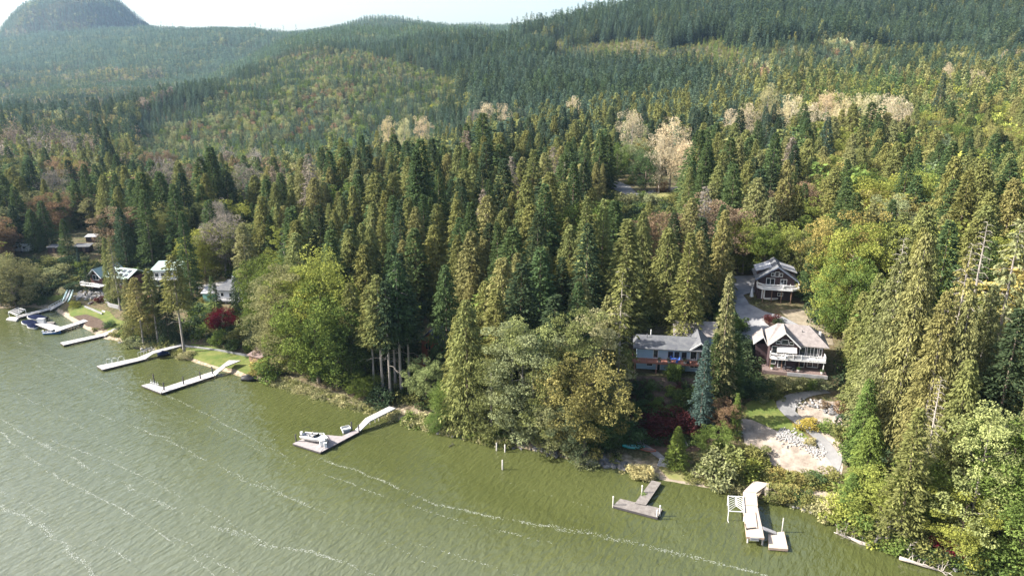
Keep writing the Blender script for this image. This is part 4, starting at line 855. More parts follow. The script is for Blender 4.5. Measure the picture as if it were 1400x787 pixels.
class Bld:
    """a building in its own frame: x to the right along the front, y into the depth, z up; front faces -y"""
    def __init__(s, name, loc, rz, label, cat): s.r = empty(name, loc, rz, label, cat)
    def part(s, name, fn, parent=None, label=None):
        b = MB(); fn(b); o = b.build(name, parent or s.r)
        if label: o['label'] = label
        return o
    def wall(s, x0, x1, y0, y1, z0, z1, m, label=None): return s.part('wall', lambda b: b.box(x0, x1, y0, y1, z0, z1, m), label=label)
    def gable_wall(s, x0, x1, y0, y1, z0, z1, zr, m, xr=None, label=None):
        xr = (x0 + x1) / 2 if xr is None else xr
        return s.part('wall', lambda b: b.solid([(x0, y0, z0), (x1, y0, z0), (x1, y0, z1), (xr, y0, zr), (x0, y0, z1)], (0, y1 - y0, 0), m), label=label)
    def slab(s, name, pts, th, m, parent=None, label=None): return s.part(name, lambda b: b.solid(pts, (0, 0, -th), m), parent, label)
    def roof_y(s, x0, x1, y0, y1, ze, zr, m, xr=None, trim=None, label=None):
        """gable roof whose ridge runs back from the front"""
        xr = (x0 + x1) / 2 if xr is None else xr
        def f(b):
            b.solid([(x0, y0, ze), (xr, y0, zr), (xr, y1, zr), (x0, y1, ze)], (0, 0, .18), m); b.solid([(x1, y0, ze), (xr, y0, zr), (xr, y1, zr), (x1, y1, ze)], (0, 0, .18), m)
        o = s.part('roof', f, label=label)
        if trim:
            def g(b):
                b.solid([(x0, y0 - .12, ze - .12), (xr, y0 - .12, zr - .12), (xr, y0 - .12, zr + .22), (x0, y0 - .12, ze + .2)], (0, .11, 0), trim); b.solid([(x1, y0 - .12, ze - .12), (xr, y0 - .12, zr - .12), (xr, y0 - .12, zr + .22), (x1, y0 - .12, ze + .2)], (0, .11, 0), trim)
            s.part('bargeboard', g, o)
        return o
    def roof_x(s, x0, x1, y0, y1, ze, zr, m, hip=0.0, hip2=None, yr=None, label=None):
        """roof whose ridge runs along the front, hipped at the ends"""
        yr = (y0 + y1) / 2 if yr is None else yr; h2 = hip if hip2 is None else hip2; a = (x0 + hip, yr, zr); c = (x1 - h2, yr, zr)
        def f(b):
            b.solid([(x0, y0, ze), (x1, y0, ze), c, a], (0, 0, .18), m); b.solid([(x0, y1, ze), (x1, y1, ze), c, a], (0, 0, .18), m)
            if hip: b.solid([(x0, y0, ze), (x0, y1, ze), a], (0, 0, .18), m)
            if h2: b.solid([(x1, y0, ze), (x1, y1, ze), c], (0, 0, .18), m)
        return s.part('roof', f, label=label)
    def win(s, x, z, w_, h, y=0.0, n=1, trim=None, name='window', side=None, top=None):
        """framed window on a wall; top: list of heights for a slanted head"""
        t = trim or WHITE; fr = .11
        def T(px_, py_, pz_):
            if side == 'L': return (y - py_, -px_, pz_) if False else (y + py_, px_, pz_)
            return (px_, y + py_, pz_)
        def bx(b, a0, a1, b0, b1, c0, c1, m):
            p = T(a0, b0, c0); q = T(a1, b1, c1); b.box(min(p[0], q[0]), max(p[0], q[0]), min(p[1], q[1]), max(p[1], q[1]), c0, c1, m)
        def f(b):
            bx(b, x, x + w_, -.06, .02, z, z + fr, t); bx(b, x, x + w_, -.06, .02, z + h - fr, z + h, t)
            for k in range(n + 1):
                q = x + (w_ - fr) * k / n; bx(b, q, q + fr, -.063, .02, z + fr, z + h - fr, t)
        o = s.part(name, f); s.part('pane', lambda b: bx(b, x + .03, x + w_ - .03, -.03, .015, z + .03, z + h - .03, GLASS), o); return o
    def rail(s, pts, z, h=1.0, m=None, step=.32, solid=False, name='railing', parent=None, big=2.0):
        m = m or WHITE
        def f(b):
            for (a, c) in zip(pts, pts[1:]):
                A = Vector((a[0], a[1], z)); C = Vector((c[0], c[1], z)); L = (C - A).length; U = Vector((0, 0, 1))
                b.bar(A + U * h, C + U * h, .14, .09, m); b.bar(A + U * .12, C + U * .12, .08, .12, m); b.bar(A + U * (h * .8), C + U * (h * .8), .06, .07, m)
                k = max(1, int(L / step))
                for i in range(k + 1):
                    q = A + (C - A) * i / k; w_ = .05
                    b.box(q.x - w_ / 2, q.x + w_ / 2, q.y - w_ / 2, q.y + w_ / 2, z + .16, z + h - .04, m)
                k = max(1, round(L / big))
                for i in range(k + 1):
                    q = A + (C - A) * i / k; b.box(q.x - .09, q.x + .09, q.y - .09, q.y + .09, z, z + h + .1, m)
        return s.part(name, f, parent)
    def post(s, x, y, z0, z1, m=None, w_=.16): return s.part('post', lambda b: b.box(x - w_ / 2, x + w_ / 2, y - w_ / 2, y + w_ / 2, z0, z1, m or BROWNP))

# --- main house: tan roof, front gable, white balcony
g = HOUSE_MAIN; o_ = gp(1049, 503)
H = Bld('lake_house', (o_.x, o_.y, 11.0), -.26, 'dark brown lake house with tan hipped roof, front gable and long white balcony', 'house')
H.wall(0, 13.2, .6, 9.5, -.6, 5.2, DARKBR); H.gable_wall(0, 6.8, -.9, .6, -.6, 5.2, 7.55, DARKBR)
H.wall(-3.0, 0, 4, 9.5, -.6, 3.6, DARKBR)
H.r.scale = (.80, .84, .97)
H.roof_x(-.6, 14.4, -.1, 10.2, 5.0, 8.0, TANR, hip=2.6, hip2=4.6, yr=5.6)
H.roof_y(-.6, 7.4, -1.7, 5.6, 5.05, 8.1, TANR, trim=WHITE, label='front gable roof with pale bargeboards')
H.roof_y(-3.8, -.2, 3.2, 9.8, 3.6, 5.4, TANR, trim=WHITE, xr=-1.4)
for (x_, w_, h_) in ((1.35, 1.1, .75), (2.65, 1.75, 1.15), (4.6, 1.1, .75)): H.win(x_, 5.35, w_, h_, -.9)
H.win(.5, 2.9, 1.4, 2.0, -.9, 1); H.win(2.3, 2.75, 3.6, 2.2, -.9, 3, name='glass_door'); H.win(7.4, 2.8, 1.5, 2.0, .6); H.win(9.2, 2.7, 2.6, 2.3, .6, 3, name='glass_door'); H.win(12.1, 2.9, .8, 1.8, .6)
H.win(.4, .8, 1.4, 1.1, -.9); H.win(2.3, .1, 1.9, 2.1, -.9, 2, name='glass_door'); H.win(7.6, .1, 1.4, 2.1, .6, 1); H.win(9.6, .3, 2.7, 1.8, .6, 2)
H.slab('balcony', [(1.9, -2.5, 2.62), (13.6, -2.0, 2.62), (13.6, .55, 2.62), (6.85, .55, 2.62), (6.85, -.95, 2.62), (.2, -.95, 2.62), (.2, -1.9, 2.62)], .3, WHITE)
H.rail([(.25, -.98), (.25, -1.95), (1.9, -2.45), (13.5, -1.95), (13.5, .5)], 2.62, 1.0, WHITE)
for x_ in (.4, 3.2, 7.4, 13.2): H.post(x_, -1.75, -.3, 2.32, WHITE if x_ > 13 else BROWNP, .2)
H.slab('awning', [(1.7, -.98, 4.85), (6.5, -.98, 4.85), (6.5, -2.3, 4.05), (1.7, -2.3, 4.05)], .06, AWN)
H.slab('patio', [(-1.5, -3.8, .08), (14, -3.6, .08), (14, .6, .08), (-1.5, .6, .08)], 1.6, BRICK)
H.part('patio_kerb', lambda b: b.box(4.5, 14.1, -4.05, -3.8, -.5, .22, CONC)); H.part('vent', lambda b: b.box(12.3, 12.8, 4.6, 5.1, 6.3, 7.2, WHITE)); H.part('vent', lambda b: b.tube([(8, 3.6, 6.8), (8, 3.6, 7.6)], .1, GREYR))
def seat_set(name, loc, rz, m, label, n=2, table=True):
    """outdoor table with chairs round it"""
    r_ = empty(name, loc, rz, label, 'garden furniture')
    if table:
        b = MB(); b.tube([(0, 0, .68), (0, 0, .74)], .55, m, 12); b.tube([(0, 0, 0), (0, 0, .68)], .06, m, 6); b.build('table', r_)
    for k in range(n):
        a = k * 6.283 / n; c, s_ = math.cos(a), math.sin(a); b = MB(); X, Y = c * 1.0, s_ * 1.0
        b.box(X - .25, X + .25, Y - .25, Y + .25, .38, .45, m); b.box(X + c * .25 - .25 * abs(s_) - .03, X + c * .25 + .25 * abs(s_) + .03, Y + s_ * .25 - .25 * abs(c) - .03, Y + s_ * .25 + .25 * abs(c) + .03, .45, .95, m)
        for i in (-.2, .2):
            for j in (-.2, .2): b.box(X + i - .025, X + i + .025, Y + j - .025, Y + j + .025, 0, .38, m)
        b.build('chair', r_)
    return r_
def on(H_, x, y, z): k_ = H_.r.scale; x, y, z = x * k_.x, y * k_.y, z * k_.z; c, s_ = math.cos(H_.r.rotation_euler.z), math.sin(H_.r.rotation_euler.z); return (H_.r.location.x + x * c - y * s_, H_.r.location.y + x * s_ + y * c, H_.r.location.z + z)
DARKM = mat('dark_metal', (.03, .03, .035), .5); TERRA = mat('pale_planter', (.5, .46, .42), .8)
seat_set('patio_dining_set', on(H, 5, -2.0, .08), .4, DARKM, 'dark table and chairs on the brick patio under the white balcony', 4)
seat_set('balcony_dining_set', on(H, 4.2, -1.65, 2.62), .1, WHITE, 'white table and chairs on the balcony under the cream awning', 3)
def pot(x, y, z, label, s=1.0, group=None, m=None):
    r_ = empty('planter', (x, y, z), 0, label, 'planter', group); b = MB(); b.tube([(0, 0, 0), (0, 0, .25 * s), (0, 0, .5 * s)], [.2 * s, .3 * s, .33 * s], m or TERRA, 8); b.build('pot', r_)
    c = bpy.data.objects.new('foliage', KIT['ball'][0][0]); COL.objects.link(c); c.parent = r_; c.scale = (.25 * s,) * 3; c.location = (0, 0, .42 * s); c.color = (.06, .11, .03, 1)
for x_, t_ in ((.9, 'pale planter at the foot of the house wall below the balcony end'), (7.3, 'pale planter beside the middle patio post'), (12.9, 'pale planter by the last balcony post of the tan roofed house')): p_ = on(H, x_, -2.6, .08); pot(*p_, t_)

# --- upper house

o_ = HOUSE_UP; q_ = gp(1035, 408)
U = Bld('gabled_house', (q_.x, q_.y, 16.85), -.22, 'tall dark brown house with steep front gable and white deck, above the curved driveway', 'house')
U.gable_wall(0, 8.2, 0, 8.5, -1, 5.1, 7.9, DARKBR)
U.roof_y(-.9, 9.1, -.9, 9.2, 4.6, 8.05, GREYR, trim=BLUER)
for x0, x1, nm in ((-.5, 2.7, 'L'), (5.5, 8.7, 'R')):
    U.part('dormer', lambda b: b.box(x0 + (.3 if nm == 'L' else 0), x1 - (0 if nm == 'L' else .3), 2.2, 7.4, 5.0, 6.4, DARKBR))
    U.slab('dormer_roof', [(x0 - .2, 1.8, 6.3 if nm == 'L' else 7.5), (x1 + .2, 1.8, 7.5 if nm == 'L' else 6.3), (x1 + .2, 7.8, 7.5 if nm == 'L' else 6.3), (x0 - .2, 7.8, 6.3 if nm == 'L' else 7.5)], .18, LGREY)
U.win(2.7, 5.55, .75, .95); U.win(3.55, 5.5, 1.0, 1.3); U.win(4.65, 5.55, .75, .95); U.win(1.7, 3.3, 2.0, 1.8, 0, 2, name='glass_door'); U.win(5.0, 3.4, 1.5, 1.6, 0, 2); U.win(4.6, .7, 1.3, .9, 0, 2)
U.part('door', lambda b: b.box(.9, 1.7, -.06, .02, -.1, 2.0, WHITE))
U.slab('deck', [(-.4, .02, 3.15), (-.4, -1.0, 3.15), (.8, -2.6, 3.15), (7.6, -2.6, 3.15), (9.3, -1.2, 3.15), (9.3, .02, 3.15)], .35, WHITE)
U.rail([(-.35, -.05), (-.35, -1.0), (.8, -2.5), (7.6, -2.5), (9.2, -1.2), (9.2, 0)], 3.15, 1.0, WHITE)
for x_ in (1, 3, 5.2, 7.4): U.post(x_, -2.3, -1.2, 2.8)
b_ = on(U, 6.0, -1.3, 3.15); seat_set('deck_table_set', b_, 0, WHITE, 'white table and chairs on the deck of the tall gabled house', 3)
b_ = on(U, 3.1, -.9, -.1)
def canoe(name, loc, rz, L, w_, m, label, tip=0.0, group=None, cat='canoe', inner=None):
    r_ = empty(name, loc, rz, label, cat, group); b = MB(); n = 11; rows = []
    for i in range(n):
        s_ = -1 + 2 * i / (n - 1); hw = w_ / 2 * (1 - abs(s_) ** 2.2) + .02; rise = .18 * abs(s_) ** 3
        rows.append([(s_ * L / 2, -hw, .36 + rise), (s_ * L / 2, -hw * .75, .08 + rise), (s_ * L / 2, 0, rise * .8), (s_ * L / 2, hw * .75, .08 + rise), (s_ * L / 2, hw, .36 + rise)])
    k = b.mi(m)
    for r0 in rows: b.v += r0
    for i in range(n - 1):
        for j in range(4): b.f.append((i * 5 + j, i * 5 + j + 1, i * 5 + j + 6, i * 5 + j + 5)); b.m.append(k)
    h = b.build('hull', r_, True)
    d = MB(); k = d.mi(inner or m)
    for i in range(n - 1):
        a, c = rows[i], rows[i + 1]; d.poly([(a[0][0], a[0][1], a[0][2] - .07), (c[0][0], c[0][1], c[0][2] - .07), (c[4][0], c[4][1], c[4][2] - .07), (a[4][0], a[4][1], a[4][2] - .07)], inner or m)
    d.build('deck', r_, True)
    if tip: r_.rotation_euler = (tip, 0, rz)
    return r_
canoe('rowing_boat', b_, -.1, 3.4, 1.2, WHITE, 'white rowing boat lying under the deck of the tall gabled house', inner=AWN, cat='rowing boat')
b_ = on(U, -1.4, -.6, .2); t_ = empty('parasol', b_, 0, 'closed white parasol standing at the side wall of the tall gabled house', 'parasol')
q = MB(); q.tube([(0, 0, .2), (0, 0, 1.0), (0, 0, 2.6)], [.5, .35, .05], WHITE, 8); q.build('canopy', t_); q = MB(); q.tube([(0, 0, -.4), (0, 0, 2.7)], .035, DARKM); q.build('pole', t_)

# --- pale blue house
q_ = gp(866, 503)
B = Bld('blue_house', (q_.x, q_.y, HOUSE_BLUE.z - .1), -.15, 'long pale blue house with grey roof and red deck, in the shade of tall trees', 'house')
B.wall(.6, 13.2, 0, 7, -1, 5.0, BLUESD); B.wall(9, 17, 8, 14, -1, 5.0, BLUESD); B.wall(13.2, 15.6, 1, 8, -1, 4.8, WHITESD)
B.roof_x(-.3, 13.9, -.9, 7.8, 4.85, 6.3, GREYR, hip=1.0); B.roof_x(8.4, 18, 7.4, 14.8, 5.2, 7.4, TANR); B.roof_y(11.2, 15.9, -.6, 9.5, 4.9, 6.6, GREYR, trim=WHITE)
B.slab('deck', [(-.4, -2.3, 2.45), (14.2, -2.3, 2.45), (14.2, 0, 2.45), (-.4, 0, 2.45)], .22, DECKR); B.rail([(-.35, -.1), (-.35, -2.2), (14.1, -2.2), (14.1, 0)], 2.45, .9, DECKR, step=1.4, big=2.8)
B.win(3.9, 2.7, 1.1, 1.9, 0, 1, name='door', trim=WHITE)
for x_ in (7.0, 8.3, 9.8): B.win(x_, 3.0, 1.0, 1.3, 0, 2, trim=DARKBR)
B.win(11.5, 2.8, 1.4, 1.9, 0, 1); B.win(2.6, .8, 1.4, .8, 0); B.win(4.8, -.2, .8, 2.0, 0, 1, name='door'); B.win(11.6, .9, 1.8, .8, 0, 2); B.win(13.5, 2.8, 1.8, 1.8, 1, 2)
for x_ in (.2, 4.6, 9.2, 13.8): B.post(x_, -2.1, -1, 2.2, DECKR)
B.part('vent', lambda b: b.tube([(3.4, 3.5, 6.6), (3.4, 3.5, 7.7)], .12, WHITE)); B.part('vent', lambda b: b.tube([(2.6, 2.6, 6.0), (2.6, 2.6, 7.0)], .1, GREYR))
BLUEP = mat('blue_fabric', (.05, .12, .42), .7)
seat_set('blue_garden_set', on(B, 8.2, -1.2, 2.45), .3, BLUEP, 'bright blue table and chairs on the red deck of the pale blue house', 4); seat_set('dark_garden_set', on(B, 11.2, -1.2, 2.45), .2, DARKM, 'dark chairs and table on the red deck nearer the blue spruce', 3)
for i_, (x_, t_) in enumerate(((5.2, 'pale planter on the red deck below the white framed door'), (7.1, 'pale planter on the red deck beside the blue chairs'), (10.4, 'pale planter on the red deck between the blue and the dark chairs'), (13.2, 'pale planter at the spruce end of the red deck'))): pot(*on(B, x_, -1.95, 2.45), t_, 1.1)

# --- cedar cabin deep in the trees
q_ = gp(577, 492)
C_ = Bld('cedar_cabin', (q_.x, q_.y, q_.z), -.45, 'reddish cedar cabin with slate blue roof, in deep shade behind the white trunks', 'cabin')
C_.gable_wall(0, 5.6, 0, 7, -1, 5.0, 7.6, CEDARW); C_.roof_y(-.7, 6.3, -1, 7.6, 4.6, 7.8, BLUER); C_.win(1.1, 3.0, 1.5, 1.5, 0, 2, trim=CEDARW); C_.win(3.2, 3.0, 1.5, 1.5, 0, 2, trim=CEDARW); C_.win(2, .2, 2, 2, 0, 2, trim=CEDARW, name='glass_door')
C_.slab('deck', [(-1.5, -3, .1), (6, -3, .1), (6, 0, .1), (-1.5, 0, .1)], .3, CEDARW); C_.rail([(-1.4, 0), (-1.4, -2.9), (5.9, -2.9), (5.9, 0)], .1, 1, CEDARW, step=.8)
C_.part('chimney', lambda b: b.tube([(4.6, 5, 6), (4.6, 5, 8.6)], .15, GREYR)); seat_set('cabin_deck_set', on(C_, 2.5, -1.6, .1), 0, LGREY, 'pale grey table and chairs on the cedar cabin deck', 3)

# --- grey roofed white house with teal garage
q_ = gp(298, 412)
G = Bld('white_house', (q_.x, q_.y, q_.z), -.12, 'white house with grey roof and front deck, its low garage wall painted teal', 'house')
G.wall(0, 11.5, 0, 7, -1, 3.6, WHITESD); G.roof_x(-.5, 12.2, -.8, 7.8, 3.5, 5.6, LGREY if False else GREYR, hip=2.4); G.wall(-4.6, -.0, .2, 5.6, -1, 2.3, TEAL, label='teal garage wall'); G.roof_x(-5, .3, -.2, 6.2, 2.2, 3.4, LGREY, hip=.0, label='pale garage roof')
for x_ in (1, 3.6, 5.2, 6.8, 8.6): G.win(x_, 1.5, 1.1, 1.3, 0, 1, trim=WHITE)
G.slab('deck', [(.2, -2, .9), (9.5, -2, .9), (9.5, 0, .9), (.2, 0, .9)], .2, LGREY); G.rail([(.2, -1.9), (9.4, -1.9)], .9, .9, LGREY, step=.6)
for x_ in (.5, 3.4, 6.4, 9.2): G.post(x_, -1.8, -1.5, .7, LGREY)
G.part('chimney', lambda b: (b.box(3.0, 4.5, 3.6, 4.6, 4.8, 6.4, WHITE), b.tube([(3.75, 4.1, 6.4), (3.75, 4.1, 6.7)], .8, WHITE, 10)))
# --- small white gabled cottage with a satellite dish
q_ = gp(352, 412)
K_ = Bld('gabled_cottage', (q_.x, q_.y, q_.z), -.1, 'narrow white gabled cottage showing between dark conifers and the pale alder', 'cottage')
K_.gable_wall(0, 4.4, 0, 6, -1, 4.4, 6.6, WHITESD); K_.roof_y(-.5, 4.9, -.6, 6.6, 4.2, 6.8, GREYR, trim=WHITE); K_.win(1.2, 3.0, 1.6, 1.5, 0, 2); K_.win(1.2, .6, 1.8, 1.4, 0, 2)
K_.slab('porch_roof', [(-2.5, -3.2, 2.3), (3.6, -3.2, 2.3), (3.6, -.1, 2.6), (-2.5, -.1, 2.6)], .12, LGREY)
for x_ in (-2.2, .4, 3.3): K_.post(x_, -3, -2, 2.2, WHITE)
def dish(b):
    n = 14
    for i in range(n):
        a, c = 6.283 * i / n, 6.283 * (i + 1) / n
        b.solid([(3.0 + .95 * math.cos(a), -.8, 7.2 + .95 * math.sin(a)), (3.0 + .95 * math.cos(c), -.8, 7.2 + .95 * math.sin(c)), (3.0 + .6 * math.cos(c), -.6, 7.2 + .6 * math.sin(c)), (3.0 + .6 * math.cos(a), -.6, 7.2 + .6 * math.sin(a))], (0, .08, 0), WHITE)
    b.tube([(3.0, -.3, 5.8), (3.0, -.4, 6.5)], .05, WHITE)
K_.part('satellite_dish', dish)
# --- white two storey house, pale green roof
q_ = gp(211, 392)
W = Bld('white_tall_house', (q_.x, q_.y, q_.z), .1, 'white two storey house with pale green metal roof behind the tall lakeside cedars', 'house')
W.wall(0, 9.5, 0, 8, -1, 5.4, WHITESD); W.roof_x(-.6, 10.2, -.8, 8.8, 5.2, 7.2, GREENR, hip=1.5)
for z_ in (.5, 3.0):
    for x_ in (.6, 2.4, 4.2, 6.0): W.win(x_, z_, 1.3, 1.5, 0, 1, trim=WHITE)
W.slab('deck', [(0, -2, 2.7), (8, -2, 2.7), (8, 0, 2.7), (0, 0, 2.7)], .2, WHITE); W.rail([(0, -1.9), (8, -1.9)], 2.7, .9, WHITE, step=.5)
W.part('vent', lambda b: b.box(6.6, 7.3, 2.4, 3, 6, 7.0, DARKBR))
# --- dark red house with panelled roof
q_ = gp(152, 394)
D_ = Bld('red_house', (q_.x, q_.y, q_.z), -.35, 'dark red house with pale green roof carrying dark panels, left of the white tall house', 'house')
D_.wall(-6, 7.5, 0, 7, -1, 4.0, REDSD); rf = D_.roof_x(-1, 8.3, -.9, 7.8, 3.8, 5.9, GREENR); D_.roof_y(-7.2, -1.2, -2, 7.5, 3.6, 6.2, GREENR, trim=WHITE); D_.gable_wall(-6.6, -1.8, -1.2, .5, -1, 3.8, 5.9, REDSD)
D_.win(-5.6, 2.6, 2.6, 1.6, -1.2, 2); D_.win(1, 1.6, 1.5, 1.4, 0, 1); D_.win(4, 1.6, 1.5, 1.4, 0, 1); D_.slab('deck', [(-8, -4, 1.5), (0, -4, 1.5), (0, -1.2, 1.5), (-8, -1.2, 1.5)], .2, WHITE); D_.rail([(-8, -1.2), (-8, -3.9), (0, -3.9)], 1.5, .9, WHITE, step=.6)
for i in range(3):
    for j in range(2):
        x_ = 1.5 + i * 2.1; f0 = .2 + j * .36; y0 = -.9 + f0 * 4.35; z0 = 3.8 + f0 * 2.1; f1 = f0 + .26; y1 = -.9 + f1 * 4.35; z1 = 3.8 + f1 * 2.1
        D_.part('roof_panel', lambda b: b.solid([(x_, y0, z0 + .22), (x_ + 1.3, y0, z0 + .22), (x_ + 1.3, y1, z1 + .22), (x_, y1, z1 + .22)], (0, 0, .06), GLASS), rf)
# --- sheds and lean-tos on the left bank
def shed(px, py, L, dp, h, rz, wm, rm, label, name='shed', z=None):
    q = gp(px, py); s_ = Bld(name, (q.x, q.y, q.z if z is None else z), rz, label, 'shed')
    s_.wall(0, L, 0, dp, -.6, h, wm); s_.slab('roof', [(-.3, -.4, h + .22), (L + .3, -.4, h + .22), (L + .3, dp + .3, h + .7), (-.3, dp + .3, h + .7)], .14, rm); s_.part('door', lambda b: b.box(L * .55, L * .55 + .9, -.05, .02, 0, min(1.9, h - .1), BROWNP)); return s_
shed(341, 494, 4.2, 2.6, 1.7, -.5, BROWNP, mat('brown_shed_roof', (.15, .105, .095), .8, scale=2, col2=(.20, .15, .135)), 'low brown boat shed on the grass behind the lakeside ramp')
shed(102, 345, 5, 3, 1.8, .1, DARKBR, GREYR, 'low shed with grey roof uphill of the small bright lawn'); shed(118, 331, 3.6, 2.4, 1.8, .1, DARKBR, LGREY, 'small shed with pale roof, highest of the sheds among the dark firs')
shed(66, 346, 3.2, 2.5, 1.9, -.1, DARKBR, GREYR, 'small dark shed on the bank beside the white camper')
# --- white camper
q_ = gp(20, 345); r_ = empty('camper_trailer', (q_.x, q_.y, q_.z + .1), -.25, 'white camper trailer parked on the bank above the left lawn', 'camper')
b = MB(); b.solid([(0, 0, .5), (6, 0, .5), (6.3, 0, 1.6), (5.9, 0, 2.9), (.2, 0, 2.9), (-.2, 0, 1.6)], (0, 2.4, 0), WHITE); b.build('body', r_)
for x_ in (.8, 3.9):
    b = MB(); b.box(x_, x_ + 1.2, -.05, .02, 1.5, 2.3, WHITE); f_ = b.build('window', r_); b = MB(); b.box(x_ + .06, x_ + 1.14, -.07, -.04, 1.56, 2.24, GLASS); b.build('pane', f_)
b = MB(); b.box(2.6, 3.3, -.06, .02, .6, 2.5, LGREY); b.build('door', r_)
for y_ in (-.02, 2.2):
    b = MB(); b.tube([(3.0, y_, .33), (3.0, y_ + .22, .33)], .34, DARKM, 14); b.build('wheel', r_)
b = MB(); b.bar((6, 1.2, .5), (7.3, 1.2, .45), .1, .1, DARKM); b.build('tow_bar', r_)
# --- poles
def pole(px, py, h, label, m, name='utility_pole', cross=True, rad=.13):
    q = gp(px, py); r_ = empty(name, q, 0, label, 'pole'); b = MB(); b.tube([(0, 0, -.5), (0, 0, h)], [rad, rad * .7], m, 8); b.build('post', r_)
    if cross: b = MB(); b.box(-1, 1, -.06, .06, h - 1, h - .85, m); b.build('crossarm', r_)
pole(270, 404, 6.5, 'grey wooden pole beside the drive to the white grey-roofed house', mat('grey_wood', (.36, .33, .30), .9, scale=2), cross=False); pole(1107, 318, 9, 'grey utility pole rising from the trees uphill of the tall gabled house', MATS['grey_wood'])
pole(541, 506, 3.2, 'white post with a round head standing by the landward end of the boat dock', WHITE, 'white_post', False, .12)
# ------------------------------------------------------------------ docks
PALEB = mat('bleached_boards', (.29, .275, .265), .85, scale=1.6, col2=(.43, .415, .395), wave=('X', 1.05, .6), bump=.3); WEATH = mat('weathered_boards', (.12, .105, .092), .9, scale=1.3, col2=(.22, .20, .18), wave=('X', 1.05, .55), bump=.4)
MAUVE = mat('mauve_grey_boards', (.21, .185, .18), .9, scale=1.3, col2=(.29, .26, .255), wave=('X', 1.05, .6), bump=.3); TANB = mat('tan_boards', (.37, .30, .235), .8, scale=.8, col2=(.46, .385, .315), wave=('X', .9, .8)); TANSIDE = mat('tan_fascia', (.34, .25, .19), .85, scale=1.5)
PILE = mat('dark_piling', (.05, .045, .045), .9, scale=2); PILEG = mat('grey_piling', (.27, .255, .23), .9, scale=2, col2=(.38, .36, .32)); ALU = mat('galvanised_tube', (.62, .63, .62), .45, metal=.3, var=.06)
def deck_poly(parent, name, px, z, m, th=.28, side=None, label=None):
    """a deck from its seen corners; z one height or one per corner. Boards run across the first edge"""
    zz = z if hasattr(z, '__len__') else [z] * len(px); P = [on_z(a, b, h) for (a, b), h in zip(px, zz)]
    o0 = P[0]; d = (P[1] - P[0]); d.z = 0; ang = math.atan2(d.y, d.x); M = Matrix.Rotation(-ang, 3, 'Z'); L = [M @ (p - o0) for p in P]
    b = MB(); n = len(L); b.poly(L, m) if n > 4 or not hasattr(z, '__len__') else (b.poly([L[0], L[1], L[2]], m), b.poly([L[0], L[2], L[3]], m))
    for i in range(n):
        j = (i + 1) % n; t = Vector((0, 0, th)); b.poly([L[i], L[j], L[j] - t, L[i] - t], side or m)
    b.poly([p - Vector((0, 0, th)) for p in L][::-1], side or m)
    o = b.build(name, parent); o.rotation_euler = (0, 0, ang); o.location = o0 - parent.location
    if label: o['label'] = label
    return o
def pile(parent, px, py, ztop, m=None, rad=.14, zb=-2.5, cap=None, ref=0.0, name='piling'):
    """post whose foot shows at the pixel on height ref"""
    p = on_z(px, py, ref); b = MB(); b.tube([(0, 0, zb), (0, 0, ztop)], [rad, rad * .92], m or PILE, 8)
    if cap: b.tube([(0, 0, ztop), (0, 0, ztop + .12)], [rad * 1.25, rad * .5], cap, 8)
    o = b.build(name, parent, True)
    o.location = (p.x, p.y, 0) if parent is None else Vector((p.x, p.y, 0)) - parent.location
    return o
def dock(name, px, py, label, cat='dock'):
    p = on_z(px, py, 0); return empty(name, p, 0, label, cat)
def legs(parent, px_list, ztop, m=None, rad=.09):
    for (a, b) in px_list: pile(parent, a, b, ztop, m or PILEG, rad, ref=0)

# 1 far left dock with its stair ramp
d = dock('dock', 20, 437, 'pale dock with stair railings, farthest left, running to the three kayaks')
deck_poly(d, 'deck', [(8, 436), (13, 433), (27, 433), (22, 438)], .45, PALEB, .35); deck_poly(d, 'walkway', [(21, 431.5), (65, 421), (69, 423), (26, 434)], .6, PALEB, .3, PILE)
deck_poly(d, 'ramp', [(66, 421), (92, 407), (94, 409.5), (69, 424)], [.6, 2.4, 2.4, .6], PALEB, .2)
b = MB(); A, C = on_z(67, 423.5, .7), on_z(93, 409, 2.5)
for k in range(9): q = A + (C - A) * k / 8; b.tube([q, q + Vector((0, 0, 1.1))], .05, WHITE, 5)
b.tube([A + Vector((0, 0, 1.1)), C + Vector((0, 0, 1.1))], .06, WHITE, 5); b.tube([A + Vector((0, 0, .55)), C + Vector((0, 0, .55))], .04, WHITE, 5); o = b.build('railing', d); o.location = -d.location
legs(d, [(30, 434), (42, 431), (54, 428), (66, 425)], .6, PILE)
# boat lift frames
def lift(px, name, label, z=1.7, hull=False, m=None):
    P = [on_z(a, b_, 0) for a, b_ in px]; c = sum(P, Vector()) / 4; r_ = empty(name, c, 0, label, 'boat lift'); m = m or ALU
    b = MB()
    for i in range(4):
        p, q = P[i] - c, P[(i + 1) % 4] - c; U = Vector((0, 0, z)); b.tube([p + U, q + U], .07, m, 6)
    b.build('frame', r_)
    for p in P: b = MB(); b.tube([p - c - Vector((0, 0, 2)), p - c + Vector((0, 0, z + .1))], .07, m, 6); b.build('leg', r_)
    return r_, [p - c for p in P]
r_, P = lift([(13, 433), (24, 438), (36, 430), (26, 427)], 'boat_lift', 'thin pale boat lift frame standing beside the farthest left dock', 1.6)
b = MB()
for k in range(4): t = .15 + k * .23; a_ = P[0] + (P[3] - P[0]) * t; c_ = P[1] + (P[2] - P[1]) * t; b.bar(a_ + Vector((0, 0, 1.65)), c_ + Vector((0, 0, 1.65)), .35, .06, LGREY)
b.build('bunk', r_)
